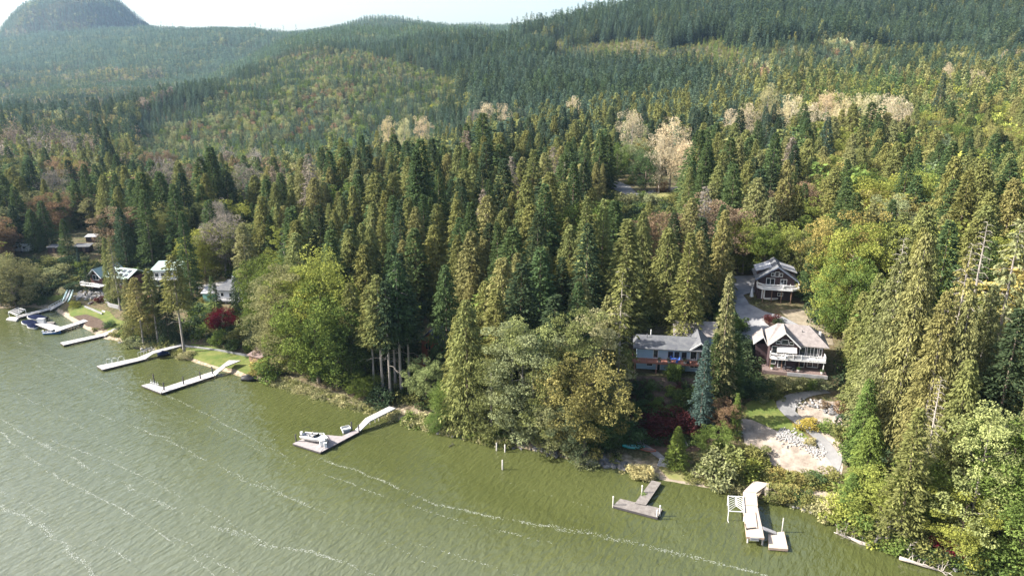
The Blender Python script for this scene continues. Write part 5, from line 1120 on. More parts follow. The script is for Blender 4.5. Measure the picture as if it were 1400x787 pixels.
# kayaks leaning on a rack
PALEG = mat('pale_mint_plastic', (.62, .76, .72), .5, var=.05)
for k_, (a, t) in enumerate(((91, 'first of the three pale kayaks standing at the ramp top, nearest the water'), (95, 'middle one of the three pale kayaks standing at the ramp top'), (99, 'last of the three pale kayaks standing at the ramp top, nearest the stone garden'))):
    q = gp(a, 411); e = canoe('kayak', (q.x, q.y, q.z + 1.5), 0, 4.2, .8, PALEG if k_ != 1 else WHITE, t, cat='kayak', group='kayaks standing by the ramp'); e.rotation_euler = (.5, R(-62), R(25))
# 2 dock with moored boats
d = dock('dock', 90, 445, 'pale dock with a wide platform where the covered boats are moored')
deck_poly(d, 'platform', [(45, 442), (54, 438), (85, 447), (74, 453)], .8, PALEB, .3, PILE); deck_poly(d, 'walkway', [(74, 449), (102, 441), (126, 432), (137, 430), (141, 432), (104, 444), (76, 453.5)], .9, PALEB, .3, PILE)
deck_poly(d, 'ramp', [(132, 431), (140, 424), (144, 425), (139, 433)], [.9, 2.0, 2.0, .9], PALEB, .2)
legs(d, [(58, 446.5), (71, 452.5), (85, 452), (99, 449), (103, 448), (120, 441), (124, 440)], .8, PILE)
b = MB(); q = on_z(57, 441, .8); b.box(q.x - 1, q.x + 1, q.y - .5, q.y + .5, .82, 2.0, WHITE); r2 = empty('dock_locker', (0, 0, 0), 0, 'white locker box on the platform of the dock with covered boats', 'locker'); b.build('box', r2); b = MB(); b.box(q.x - 1.06, q.x + 1.06, q.y - .56, q.y + .56, 2.003, 2.1, LGREY); b.build('lid', r2)
NAVY = mat('navy_boat_cover', (.006, .009, .028), .95, scale=1, col2=(.012, .017, .042), spec=.04); BLK = mat('black_plastic', (.006, .006, .008), .5)
def boat(name, px, py, L, w_, rz, label, cat='boat', z=0.0, hull=None, cover=None, screen=True, bimini=False, motor=True, trim=None):
    p = on_z(px, py, z); r_ = empty(name, (p.x, p.y, z), rz, label, cat); hull = hull or WHITE; n = 12; secs = []
    for i in range(n):
        s_ = i / (n - 1); x = -L / 2 + s_ * L; hw = w_ / 2 * (1 if s_ < .45 else math.cos((s_ - .45) / .55 * 1.5) ** .75) * (.9 + .1 * min(1, s_ * 4)); keel = -.18 + .62 * max(0, s_ - .6) ** 1.6 * 1.3; sh = .62 + .22 * s_ ** 2
        secs.append([(x, -hw, sh), (x, -hw * .93, .22 + keel * .4), (x, 0, keel), (x, hw * .93, .22 + keel * .4), (x, hw, sh)])
    b = MB(); k = b.mi(hull)
    for s_ in secs: b.v += s_
    for i in range(n - 1):
        for j in range(4): b.f.append((i * 5 + j, i * 5 + j + 1, i * 5 + j + 6, i * 5 + j + 5)); b.m.append(k)
    b.f.append((4, 3, 2, 1, 0)); b.m.append(k); b.build('hull', r_, True)
    b = MB()                                            # gunwale, fore deck, cockpit floor
    for i in range(n - 1):
        a, c = secs[i], secs[i + 1]
        for sg in (0, 4):
            f = .72; b.poly([a[sg], c[sg], (c[sg][0], c[sg][1] * f, c[sg][2] + .02), (a[sg][0], a[sg][1] * f, a[sg][2] + .02)], trim or WHITE)
        if i >= 6: b.poly([(a[0][0], a[0][1] * .73, a[0][2] + .03), (c[0][0], c[0][1] * .73, c[0][2] + .03), (c[4][0], c[4][1] * .73, c[4][2] + .03), (a[4][0], a[4][1] * .73, a[4][2] + .03)], trim or WHITE)
        else: b.poly([(a[0][0], a[0][1] * .74, .3), (c[0][0], c[0][1] * .74, .3), (c[4][0], c[4][1] * .74, .3), (a[4][0], a[4][1] * .74, .3)], LGREY)
    b.build('deck', r_)
    if cover:
        b = MB(); rows = []
        for i in range(n - 1):
            a = secs[i]; hgt = .45 + .55 * math.exp(-((i - 5) / 2.6) ** 2); rows.append([(a[0][0], a[0][1] * 1.03, a[0][2] - .05), (a[0][0], a[0][1] * .6, a[0][2] + hgt * .8), (a[0][0], 0, a[0][2] + hgt), (a[0][0], a[4][1] * .6, a[0][2] + hgt * .8), (a[0][0], a[4][1] * 1.03, a[0][2] - .05)])
        for a, c in zip(rows, rows[1:]):
            for j in range(4): b.poly([a[j], a[j + 1], c[j + 1], c[j]], cover)
        b.poly(rows[0], cover); b.poly(rows[-1][::-1], cover); b.build('cover', r_)
    elif screen:
        b = MB(); x = L * .08; b.poly([(x, -w_ * .4, .7), (x + .5, -w_ * .2, .72), (x + .05, -w_ * .2, 1.2), (x - .35, -w_ * .38, 1.15)], GLASS); b.poly([(x + .5, -w_ * .2, .72), (x + .5, w_ * .2, .72), (x + .05, w_ * .2, 1.2), (x + .05, -w_ * .2, 1.2)], GLASS); b.poly([(x + .5, w_ * .2, .72), (x, w_ * .4, .7), (x - .35, w_ * .38, 1.15), (x + .05, w_ * .2, 1.2)], GLASS); b.build('windshield', r_)
        for sg in (-1, 1): b = MB(); y = sg * w_ * .2; b.box(-.9, -.35, y - .22, y + .22, .3, .72, AWN); b.box(-1.0, -.88, y - .22, y + .22, .72, 1.1, AWN); b.build('seat', r_)
    if bimini:
        b = MB()
        for sg in (-1, 1): b.tube([(-L * .12, sg * w_ * .42, .65), (-L * .30, sg * w_ * .40, 1.75), (-L * .38, sg * w_ * .3, 1.95)], .03, DARKM, 5)
        b.tube([(-L * .38, -w_ * .3, 1.95), (-L * .40, 0, 2.0), (-L * .38, w_ * .3, 1.95)], .03, DARKM, 5); b.build('canopy_frame', r_)
    if motor: b = MB(); x = -L / 2; b.box(x - .45, x - .02, -.2, .2, .55, 1.05, BLK if cover else WHITE); b.box(x - .3, x - .1, -.08, .08, -.4, .56, BLK); b.build('outboard_motor', r_)
    return r_
boat('moored_boat', 51, 437, 6.8, 2.5, 2.9, 'larger boat under a navy cover moored at the platform', hull=WHITE, cover=NAVY); boat('moored_boat', 41, 444, 5.6, 2.3, 2.9, 'boat under navy cover tied outside the larger covered boat', hull=WHITE, cover=NAVY); boat('moored_boat', 44, 449, 3.6, 1.5, 2.8, 'small covered boat lying at the outer platform corner', hull=WHITE, cover=NAVY, motor=False)
boat('runabout', 72, 456, 4.4, 1.8, .12, 'small white and blue boat floating free in front of the moored boats dock', hull=mat('blue_hull', (.08, .17, .38), .4), trim=WHITE)
d = dock('swim_float', 69, 441, 'small grey square float tied inside the dock of covered boats', 'float'); deck_poly(d, 'deck', [(62, 442), (65, 439.5), (75, 439.5), (73, 443)], .5, WEATH, .3, PILE); b = MB(); b.box(-1.2, 1.2, -.4, .4, -.3, .2, BLK); b.build('flotation_drum', d)
# 3 narrow dock
d = dock('dock', 110, 465, 'narrow pale dock, plain and low, between the moored boats and the tall lakeside cedars'); deck_poly(d, 'deck', [(82, 468), (139, 456), (143, 458.5), (87, 471.5)], .55, PALEB, .4, PILE); deck_poly(d, 'ramp', [(139, 456.5), (158, 448), (161, 450), (143, 459)], [.6, 1.3, 1.3, .6], PALEB, .2); legs(d, [(100, 468), (120, 463), (140, 459)], .6, PILE)
# 4 dock with hoops
d = dock('dock', 170, 494, 'bleached dock with white hoops and rails at its outer end, under the tall cedars'); deck_poly(d, 'deck', [(132, 500), (186, 489), (192, 487), (201, 490), (140, 505)], .55, PALEB, .35, PILE); deck_poly(d, 'ramp', [(189, 488), (208, 480), (211, 482), (199, 490)], [.6, 1.3, 1.3, .6], PALEB, .2); deck_poly(d, 'walkway', [(207, 480), (247, 470), (250, 472), (211, 482.5)], [1.3, 1.5, 1.5, 1.3], PALEB, .2)
for (a, b_) in ((146, 499), (154, 497.5), (163, 495.5)):
    q = on_z(a, b_, .55) - d.location; b = MB(); b.tube([q, q + Vector((0, 0, 1.3)), q + Vector((.3, .1, 1.6)), q + Vector((.9, .2, 1.6)), q + Vector((1.2, .3, 1.3)), q + Vector((1.2, .3, 0))], .05, ALU, 5); b.build('hoop', d)
b = MB(); A, C = on_z(189, 487, .7) - d.location, on_z(208, 479, 1.5) - d.location
b.tube([A + Vector((0, 0, 1)), C + Vector((0, 0, 1))], .05, ALU, 5)
for k in range(6): q = A + (C - A) * k / 5; b.tube([q, q + Vector((0, 0, 1))], .04, ALU, 5)
b.build('railing', d); legs(d, [(150, 503), (168, 499), (185, 494)], .6, ALU)
# 5 white dock with black pilings
d = dock('dock', 250, 520, 'long white dock with black pilings leading to the ramp over the mown grass'); deck_poly(d, 'platform', [(193, 526.5), (206, 523.5), (224, 529), (220, 537)], .6, PALEB, .35, PILE); deck_poly(d, 'walkway', [(224.5, 529), (290, 507.5), (293, 513.5), (221, 537)], .6, PALEB, .35, PILE)
deck_poly(d, 'ramp', [(291, 508.5), (304, 499), (309, 500), (294, 513)], [.6, 1.9, 1.9, .6], PALEB, .2); deck_poly(d, 'walkway', [(303.5, 499), (313, 492), (329, 492.5), (309, 500.5)], 1.9, PALEB, .2, PILE)
for (a, b_) in ((211, 524), (225, 536), (251.5, 528), (274.5, 520.5), (291, 513.5)): pile(d, a, b_, 2.4, PILE, .16)
b = MB()
for k in range(4): q = on_z(207 + k * 3, 524.5 + k * 1.1, .6) - d.location; b.tube([q, q + Vector((0, 0, 1.1))], .06, WHITE, 5); b.box(q.x - .2, q.x + .2, q.y - .15, q.y + .15, q.z + .4, q.z + .5, WHITE)
b.build('ladder_rack', d); boat('dinghy', 341, 520, 3.6, 1.6, -.2, 'black dinghy drawn up at the grassy shore beside the long white dock', hull=BLK, cover=BLK, motor=False, trim=BLK, cat='dinghy')
boat('upturned_dinghy', 224, 487, 2.8, 1.3, .4, 'dark dinghy resting under the walkway to the dock with hoops', hull=BLK, cover=NAVY, motor=False, cat='dinghy', z=.4)
# 6 dock with a motorboat on its lift
d = dock('dock', 450, 600, 'mauve grey dock whose long white ramp bends up to the shore'); deck_poly(d, 'platform', [(400, 606), (420, 596), (448, 605), (438, 618)], .5, MAUVE, .35, PILE); deck_poly(d, 'walkway', [(439, 617.5), (448, 605), (486, 587), (491, 590)], .5, MAUVE, .35, PILE)
deck_poly(d, 'fender_strip', [(446, 594), (462, 595.5), (473, 596), (465, 600), (449, 604.5)], .48, MAUVE, .3, PILE)
deck_poly(d, 'ramp', [(485.5, 586.5), (499, 572), (506, 575), (490.5, 590)], [.5, 1.7, 1.7, .5], PALEB, .25); deck_poly(d, 'ramp', [(499, 571.5), (532, 555), (541, 557.5), (506, 575)], [1.7, 2.3, 2.3, 1.7], PALEB, .25)
for (a, b_) in ((405, 606), (481, 588.5), (491, 592.5)): pile(d, a, b_, 2.0, PILE, .15)
legs(d, [(506, 580), (513, 577), (518, 575), (527, 569)], 1.8, PILEG)
boat('motorboat', 431, 600, 5.8, 2.3, -.35, 'white motorboat with dark canopy frame raised on a lift at the mauve dock', z=.95, bimini=True); r_, P = lift([(422, 603), (420, 597), (443, 598), (447, 604)], 'boat_lift', 'low pale lift carrying the white motorboat', 1.0)
def box_thing(name, px, py, z, sz, m, label, cat, rz=.4, lid=None, tilt=0):
    p = on_z(px, py, z); r_ = empty(name, (p.x, p.y, z), rz, label, cat); b = MB(); b.box(-sz[0] / 2, sz[0] / 2, -sz[1] / 2, sz[1] / 2, 0, sz[2], m); b.build('body', r_); b = MB(); b.box(-sz[0] / 2 - .04, sz[0] / 2 + .04, -sz[1] / 2 - .04, sz[1] / 2 + .04, sz[2] + .002, sz[2] + .08, lid or m); b.build('lid', r_); return r_
box_thing('dock_box', 441, 609, .5, (1.0, .7, 1.2), WHITE, 'white box and lift motor at the inner corner of the mauve dock', 'dock box', lid=AWN); box_thing('dock_box', 445, 611, .5, (.5, .5, .9), WHITE, 'smaller white box beside the lift motor box', 'dock box')
def paddle_float(px, py, label):
    p = on_z(px, py, .55); r_ = empty('folded_float', p, .5, label, 'float'); b = MB(); b.box(-.9, .9, -.7, .7, .2, .5, WHITE); b.build('deck', r_); b = MB(); b.bar((-.8, -.5, .5), (-1.1, -.6, 1.2), .08, .08, WHITE); b.bar((.8, -.5, .5), (.5, -.6, 1.2), .08, .08, WHITE); b.box(-1.1, .5, -.62, -.55, .7, 1.2, WHITE); b.build('backrest', r_); b = MB(); b.box(-.7, .7, -.5, .5, -.55, .2, LGREY); b.build('float_tank', r_)
paddle_float(473, 587, 'white lounge float moored beside the mauve dock walkway')
# three pilings standing in open water, small ones in the shade
for (a, b_, h, t) in ((679, 615.5, 1.7, 'slim grey piling standing in the water, the one nearest the alders'), (690.5, 617.5, 1.6, 'slim grey piling just right of its twin near the alders'), (687, 641.5, 2.0, 'lone grey piling farthest out in the open water')):
    tag(pile(None, a, b_, h, PILEG, .15, name='lone_piling'), t, 'piling', 'pilings in open water')
for k_, (a, b_) in enumerate(((700, 601), (704, 602), (708, 602))): tag(pile(None, a, b_, .9, PILEG, .1, name='short_stake'), ('leftmost', 'middle', 'rightmost')[k_] + ' of three short pale stakes at the shaded waterline under the alders', 'stake', 'stakes under the alders')
# 7 weathered T dock
d = dock('dock', 870, 690, 'weathered grey T-shaped dock with broken boards, by the straw coloured bush'); deck_poly(d, 'platform', [(838, 691), (848, 681), (906, 695), (899, 707)], .5, WEATH, .4, PILE, label='cracked cross platform'); deck_poly(d, 'walkway', [(868, 687), (891, 656), (904, 659), (883, 690)], .62, WEATH, .3, PILE)
for (a, b_, h) in ((838, 693, 2.0), (877.5, 677, 1.9), (898, 709, 1.6), (902, 705, 1.9)): pile(d, a, b_, h, PILEG, .13, cap=WHITE)
b = MB(); rr = random.Random(5)
for k in range(26): q = on_z(880 + rr.gauss(0, 2.2), 675 + rr.gauss(0, 1.0), .64) - d.location; q2 = q + Vector((rr.uniform(-.2, .2), rr.uniform(-.2, .2), .15)); b.tube([q, q2], [.09, .02], mat('moss', (.10, .15, .03), .95, scale=3), 4)
b.build('moss_tufts', d)
# 8 big tan dock
d = dock('dock', 1030, 700, 'big tan dock standing high, with its shore ramp and dark shadow beside it')
deck_poly(d, 'deck', [(1015.5, 690), (1035.5, 691.5), (1045, 735), (1020.5, 733)], 1.6, TANB, .35, TANSIDE); deck_poly(d, 'deck', [(1016, 671.5), (1034, 673), (1036, 691), (1015.5, 689.5)], 1.62, TANB, .35, TANSIDE); deck_poly(d, 'ramp', [(1016.5, 671), (1031, 657), (1052, 660), (1034.5, 672.6)], [1.62, 2.2, 2.2, 1.62], TANB, .35, TANSIDE)
deck_poly(d, 'side_panel', [(1045, 662.5), (1051.5, 661), (1050, 676), (1046, 677)], [2.1, 2.15, 1.0, 1.0], TANB, .15)
for (a, b_) in ((1022, 741), (1042, 744), (1017, 702), (1036, 704), (1017, 684), (1034, 686)): pile(d, a, b_, 1.3, PILEG, .16)
b = MB(); q = on_z(1033, 700, 1.62) - d.location; q3 = on_z(1036, 722, 1.62) - d.location; b.tube([q + Vector((0, 0, .03)), q3 + Vector((0, 0, .03))], .04, PILE, 5); b.build('mooring_pole', d)
r_ = empty('bollard_frame', on_z(1026, 722, 1.6), .3, 'low dark mooring frame lying on the big tan dock', 'mooring frame'); b = MB(); b.bar((-.7, 0, .12), (.9, -.2, .12), .12, .12, PILE); b.build('bar', r_); b = MB(); b.bar((-.8, -.2, 0), (-.7, .5, .7), .1, .1, PILE); b.build('bracket', r_)
box_thing('dock_box', 1031, 737.5, 1.0, (1.3, .5, .45), LGREY, 'grey box hung at the outer end of the big tan dock', 'dock box', rz=-.1)
d = dock('dock', 1063, 740, 'small square tan platform joined by a narrow gangway to the big dock', 'platform'); deck_poly(d, 'deck', [(1050.5, 728), (1072, 726), (1077.5, 750), (1051, 748)], .55, TANB, .4, TANSIDE); deck_poly(d, 'gangway', [(1042, 718.5), (1061, 726), (1062, 729.5), (1043.5, 723.5)], [1.55, .65, .65, 1.55], PALEB, .15)
pile(d, 1069, 727, 2.6, PILEG, .1)
for (a, b_) in ((1053, 751), (1075, 753)): pile(d, a, b_, .5, PILE, .2)
r_, P = lift([(994.5, 690), (995, 711), (1016.5, 712), (1015, 691)], 'boat_lift', 'bare white boat lift frame with slanting ribs beside the big tan dock', 1.75, m=WHITE)
b = MB(); U = Vector((0, 0, 1.75)); A0, B0, C0, D0 = [p + U for p in P]; M0, M1 = (A0 + D0) / 2, B0 * .5 + C0 * .5; M1 = M0 + (M1 - M0) * .62
b.tube([M0, M1], .06, WHITE, 5)
for k in range(6):
    t = k / 5; m_ = M0 + (M1 - M0) * t; l_ = A0 + (B0 - A0) * min(1, t * .8 + .2); r9 = D0 + (C0 - D0) * min(1, t * .8 + .2); b.tube([m_, l_], .045, WHITE, 5); b.tube([m_, r9], .045, WHITE, 5)
b.build('rib_truss', r_); b = MB(); q = P[1]; b.tube([q, q + Vector((-.1, -3.0, -.2))], .05, WHITE, 5); b.build('stay', r_)
# turquoise canoe, steps
q = gp(866, 613); canoe('canoe', (q.x, q.y, q.z + .15), -.15, 4.2, 1.3, mat('turquoise_plastic', (.03, .42, .42), .4), 'turquoise canoe lying on the shaded bank above the T-shaped dock', inner=mat('pale_turquoise', (.30, .65, .62), .5))
q = gp(886, 617); canoe('canoe', (q.x, q.y, q.z + .1), -.3, 3.0, .9, mat('faded_red_plastic', (.32, .12, .08), .6), 'faded red canoe lying end to end with the turquoise one', inner=BRICK)
q = gp(906, 637); r_ = empty('stone_steps', q, -.5, 'four pale stone steps leading down to the beach by the small bright fir', 'steps')
for k in range(4): b = MB(); b.box(-1.0, 1.0, -.8 + k * .6, -.25 + k * .6, -.5 + k * .25, -.1 + k * .3, LGREY); b.build('step', r_)
# driftwood
def log(name, A, Bp, r0, label, limbs=8, ll=2.0, m=None, seed=1, root=False, zA=.15, zB=.15):
    A = on_z(*A, zA); C = on_z(*Bp, zB); r_ = empty(name, A, 0, label, 'driftwood'); v = C - A; rr = random.Random(seed); m = m or DEADWOOD
    b = MB(); b.tube([v * t + Vector((rr.uniform(-.1, .1), rr.uniform(-.1, .1), 0)) for t in (0, .25, .5, .75, 1)], [r0, r0 * .85, r0 * .65, r0 * .45, r0 * .15], m, 7); b.build('trunk', r_, True); b = MB(); up = Vector((0, 0, 1)); sd_ = v.cross(up).normalized(); d = v.normalized()
    for k in range(limbs):
        t = rr.uniform(.15, .95); q = v * t; dr = (sd_ * rr.choice((-1, 1)) * rr.uniform(.5, 1) + d * rr.uniform(-.2, .9) + up * rr.uniform(.1, .9)).normalized(); L = ll * rr.uniform(.4, 1.1)
        p1 = q + dr * L * .5 + up * L * .1; p2 = q + dr * L + d * L * .2 - up * L * .15; b.tube([q, p1, p2], [.07, .045, .012], m, 5)
        for j in range(2): e = q + dr * L * rr.uniform(.4, .8); b.tube([e, e + (dr + sd_ * rr.uniform(-1, 1) + up * rr.uniform(-.2, .5)).normalized() * L * .35], [.03, .008], m, 4)
    b.build('branch', r_)
    if root:
        b = MB()
        for k in range(9): a = k * .7; b.tube([Vector((0, 0, 0)), (sd_ * math.cos(a) + up * math.sin(a)) * 1.1 - d * .4], [.14, .02], m, 5)
        b.build('root', r_)
log('fallen_tree', (1190, 746), (1140, 727), .36, 'pale fallen tree with reddish dead sprays lying out over the water', 9, 2.6, seed=2); log('fallen_tree', (1230, 762), (1296, 783), .30, 'bleached fallen tree with many bare twigs pointing away from the shore', 16, 1.8, seed=3, zA=.6); log('fallen_tree', (1398, 782), (1360, 760), .42, 'thick pale log with torn roots at the far right shore', 3, 1.5, seed=4, root=True, zA=.3, zB=1.0)
log('fallen_tree', (1196, 742), (1212, 712), .22, 'arching bare branches hanging from the bank over the first fallen tree', 14, 3.4, seed=5, zA=.6, zB=3.2); log('fallen_tree', (1240, 760), (1246, 742), .25, 'short leaning dead stump between the fallen trees', 4, 1.2, seed=6, zB=1.8); log('fallen_tree', (1330, 775), (1290, 765), .2, 'thin grey log lying along the waterline under the yellow-green alder', 5, 1.2, seed=7, zA=.3)
log('fallen_tree', (1375, 800), (1400, 778), .16, 'bare twiggy limb sticking from the water in the lowest right corner', 10, 2.2, seed=8); log('sunken_branch', (614, 610), (622, 606), .1, 'dark waterlogged branch floating off the alder shore', 3, .6, m=PILE, seed=9)
# ------------------------------------------------------------------ shrubs and garden plants
SHR = [ # kind, px, py (foot), height, colour, radius scale
 ('ball', 922, 512, 2.6, 'fresh green', 1.2), ('ball', 1070, 532, 2.6, 'grey-green', 1.3), ('ball', 1084, 534, 2.0, 'olive green', 1.1), ('ball', 1095, 530, 2.2, 'grey-green', 1.2), ('ball', 1106, 532, 1.9, 'fresh green', 1.2), ('ball', 1118, 530, 2.0, 'grey-green', 1.3), ('shrub', 1058, 536, 2.2, 'olive green', 1.2), ('shrub', 1046, 536, 2.4, 'dark green', 1.3), ('shrub', 1036, 532, 2.6, 'deep green', 1.4), ('shrub', 1026, 540, 2.4, 'dark green', 1.3),
 ('shrub', 1040, 545, 1.8, 'grey-green', 1.3), ('shrub', 1062, 542, 1.6, 'olive green', 1.3), ('shrub', 1104, 584, 1.8, 'bright yellow', 1.5), ('shrub', 1131, 588, 2.0, 'fresh green', 1.2), ('shrub', 1146, 594, 2.0, 'olive green', 1.2), ('shrub', 1108, 606, 1.2, 'straw', 1.2), ('shrub', 1150, 562, 2.0, 'rust brown', 1.0), ('shrub', 1128, 556, 1.4, 'rust brown', 1.1),
 ('shrub', 880, 652, 2.0, 'straw', 1.5), ('shrub', 870, 648, 1.8, 'straw', 1.5), ('shrub', 887, 654, 1.6, 'straw', 1.2), ('shrub', 255, 489, 1.8, 'straw', 1.5), ('shrub', 246, 485, 1.6, 'olive green', 1.4), ('shrub', 369, 514, 4.2, 'fresh green', 1.2), ('shrub', 358, 510, 3.4, 'orange-green', 1.2), ('shrub', 800, 634, 2.0, 'grey-green', 1.8),
 ('ball', 300, 470, 3.4, 'fresh green', 1.1), ('ball', 319, 478, 3.0, 'deep green', 1.1), ('ball', 330, 466, 3.6, 'olive green', 1.3), ('ball', 341, 480, 2.6, 'fresh green', 1.0), ('ball', 346, 470, 3.2, 'grey-green', 1.1), ('shrub', 353, 492, 3.0, 'pinkish grey', .8), ('ball', 312, 458, 3.0, 'dark green', 1.3), ('ball', 352, 452, 3.6, 'dark green', 1.2),
 ('ball', 862, 600, 3.4, 'deep green', 1.6), ('ball', 876, 560, 2.2, 'deep green', 1.4), ('ball', 899, 556, 2.0, 'fresh green', 1.1), ('ball', 913, 566, 2.0, 'deep green', 1.2), ('shrub', 905, 590, 2.6, 'maroon', 1.7), ('shrub', 925, 580, 2.8, 'maroon', 1.6), ('shrub', 944, 586, 2.6, 'maroon', 1.5), ('shrub', 888, 582, 2.4, 'maroon', 1.5), ('shrub', 935, 550, 2.4, 'deep green', 1.4), ('shrub', 950, 545, 2.8, 'fresh green', 1.2), ('ball', 872, 575, 1.8, 'fresh green', 1.0), ('shrub', 920, 540, 1.8, 'fresh green', 1.3), ('shrub', 893, 530, 1.6, 'deep green', 1.4), ('shrub', 870, 535, 2.0, 'dark green', 1.4),
 ('broad', 975, 622, 6.2, 'fresh green', 1.5), ('shrub', 990, 648, 5.0, 'olive green', 1.2), ('shrub', 1004, 654, 3.6, 'olive green', 1.1), ('shrub', 978, 655, 4.4, 'grey-green', 1.2), ('shrub', 1016, 652, 3.6, 'yellow-green', 1.2), ('shrub', 1024, 632, 3.2, 'olive green', 1.3), ('shrub', 1034, 644, 2.7, 'yellow-green', 1.3), ('shrub', 1048, 652, 2.3, 'olive green', 1.4), ('shrub', 1060, 656, 2.2, 'orange-green', 1.3), ('shrub', 1074, 660, 2.2, 'olive green', 1.4), ('shrub', 1088, 661, 1.9, 'orange-green', 1.3), ('shrub', 1104, 659, 1.9, 'olive green', 1.4), ('shrub', 1118, 659, 1.9, 'deep green', 1.4), ('shrub', 1134, 656, 2.0, 'olive green', 1.4), ('shrub', 1038, 622, 1.8, 'olive green', 1.5),
 ('shrub', 1062, 680, 2.4, 'olive green', 1.4), ('shrub', 1076, 681, 2.4, 'orange-green', 1.3), ('shrub', 1092, 684, 2.0, 'deep green', 1.4), ('shrub', 1104, 688, 1.8, 'olive green', 1.5), ('shrub', 1120, 696, 1.8, 'grey-green', 1.5), ('shrub', 1135, 700, 2.6, 'straw', 1.4), ('shrub', 1148, 706, 3.0, 'yellow-green', 1.4),
 ('shrub', 988, 420, 3.2, 'deep green', 1.1), ('shrub', 985, 400, 3.4, 'dark green', 1.1), ('shrub', 992, 440, 3.0, 'deep green', 1.2), ('ball', 1003, 452, 3.4, 'fresh green', 1.5), ('ball', 995, 458, 3.6, 'fresh green', 1.3), ('ball', 1000, 474, 3.8, 'dark green', 1.5), ('ball', 1010, 488, 3.2, 'dark green', 1.5), ('shrub', 1016, 506, 3.6, 'dark green', 1.5), ('shrub', 1006, 520, 3.4, 'deep green', 1.5), ('shrub', 990, 510, 3.0, 'dark green', 1.6), ('shrub', 1010, 535, 2.8, 'dark green', 1.6), ('shrub', 1058, 440, 1.8, 'maroon', 1.2), ('shrub', 1064, 445, 1.6, 'dark green', 1.2), ('shrub', 1050, 438, 1.4, 'maroon', 1.2),
 ('shrub', 60, 388, 3.4, 'grey-green', 1.7), ('shrub', 74, 380, 3.2, 'grey-green', 1.7), ('shrub', 50, 378, 3.0, 'olive green', 1.7), ('shrub', 88, 372, 3.0, 'grey-green', 1.7), ('shrub', 40, 366, 3.0, 'dark green', 1.7), ('shrub', 70, 362, 3.0, 'olive green', 1.8), ('shrub', 96, 362, 2.8, 'dark green', 1.8), ('shrub', 44, 398, 3.4, 'dark green', 1.8), ('shrub', 66, 400, 2.4, 'dark green', 1.8), ('shrub', 112, 368, 2.6, 'fresh green', 1.2), ('shrub', 100, 396, 2.4, 'dark green', 1.6), ('shrub', 36, 414, 3.6, 'dark green', 1.6), ('shrub', 52, 414, 2.4, 'deep green', 1.6),
 ('shrub', 103, 419, 1.8, 'yellow-green', 1.3), ('shrub', 150, 446, 1.6, 'deep green', 1.6), ('shrub', 165, 452, 1.4, 'dark green', 1.5), ('shrub', 130, 452, 1.0, 'olive green', 1.4), ('shrub', 136, 412, 1.6, 'maroon', 1.5), ('shrub', 176, 462, 1.8, 'olive green', 1.6), ('shrub', 186, 472, 2.2, 'grey-green', 1.7), ('shrub', 280, 412, 1.4, 'orange-green', 1.5), ('shrub', 345, 415, 1.8, 'rust brown', 1.4), ('shrub', 334, 422, 2.0, 'fresh green', 1.4), ('shrub', 270, 425, 2.2, 'dark green', 1.5), ('shrub', 278, 440, 2.4, 'dark green', 1.6),
 ('shrub', 878, 272, 3.0, 'fresh green', .9), ('shrub', 905, 262, 4.0, 'rust brown', 1.0), ('shrub', 860, 280, 4.2, 'grey-green', 1.3), ('shrub', 890, 282, 4.4, 'grey-green', 1.3), ('shrub', 920, 280, 4.0, 'olive green', 1.3), ('shrub', 862, 252, 3.0, 'yellow-green', 1.0),
 ('shrub', 1315, 758, 2.4, 'crimson', 1.2), ('shrub', 1280, 750, 2.2, 'crimson', 1.0), ('shrub', 1330, 765, 3.0, 'yellow-green', 1.4), ('shrub', 1165, 716, 3.0, 'yellow-green', 1.5), ('shrub', 1178, 724, 3.2, 'fresh green', 1.4), ('shrub', 1208, 736, 2.6, 'olive green', 1.4), ('shrub', 1225, 745, 2.4, 'fresh green', 1.5), ('shrub', 1268, 756, 2.4, 'olive green', 1.5), ('shrub', 1350, 770, 3.0, 'fresh green', 1.5), ('shrub', 1375, 776, 3.4, 'fresh green', 1.6),
]
for k, px, py, h, c, rs in SHR: q = gp(px, py); plant(k, q.x, q.y, h, c, rs, z=q.z - .1)
# clipped hedges: leaves filled into a box
def hedge(px, py, L, dp, h, rz, col, label):
    q = gp(px, py); r_ = empty('clipped_hedge', q, rz, label, 'hedge'); rg = np.random.default_rng(int(px)); n = int(600 * (L * dp + L * h * 2 + dp * h * 2) / 6)
    P = np.stack([rg.uniform(-L / 2, L / 2, n), rg.uniform(-dp / 2, dp / 2, n), rg.uniform(0, h, n)], -1); f = rg.integers(0, 5, n)
    P[f == 0, 2] = h; P[f == 1, 0] = -L / 2; P[f == 2, 0] = L / 2; P[f == 3, 1] = -dp / 2; P[f == 4, 1] = dp / 2; P += rg.normal(size=P.shape) * .07
    D = rg.normal(size=(n, 3)); D[:, 2] += .4; me = leaf_mesh('foliage', P, D, rg.uniform(.15, .3, n), .14, rg.normal(.5, .15, n), LEAF_O, rg); o = bpy.data.objects.new('foliage', me); COL.objects.link(o); o.parent = r_; o.color = (*COLOURS[col], 1)
    b = MB(); b.box(-L / 2 + .2, L / 2 - .2, -dp / 2 + .2, dp / 2 - .2, -.3, h - .2, mat('hedge_core', (.025, .035, .012), .95)); b.build('stem', r_)
hedge(921, 518, 2.4, 2.0, 2.8, -.15, 'fresh green', 'bright green box-clipped hedge block below the red deck'); hedge(993, 448, 2.6, 6.5, 2.6, .35, 'fresh green', 'long clipped hedge along the outer edge of the curved driveway'); hedge(213, 352, 12, 1.6, 3.4, .05, 'deep green', 'tall dark green hedge behind the white tall house')
hedge(1010, 480, 3.4, 5.5, 2.8, .5, 'dark green', 'dark clipped hedge in the shade beside the tan roofed house')
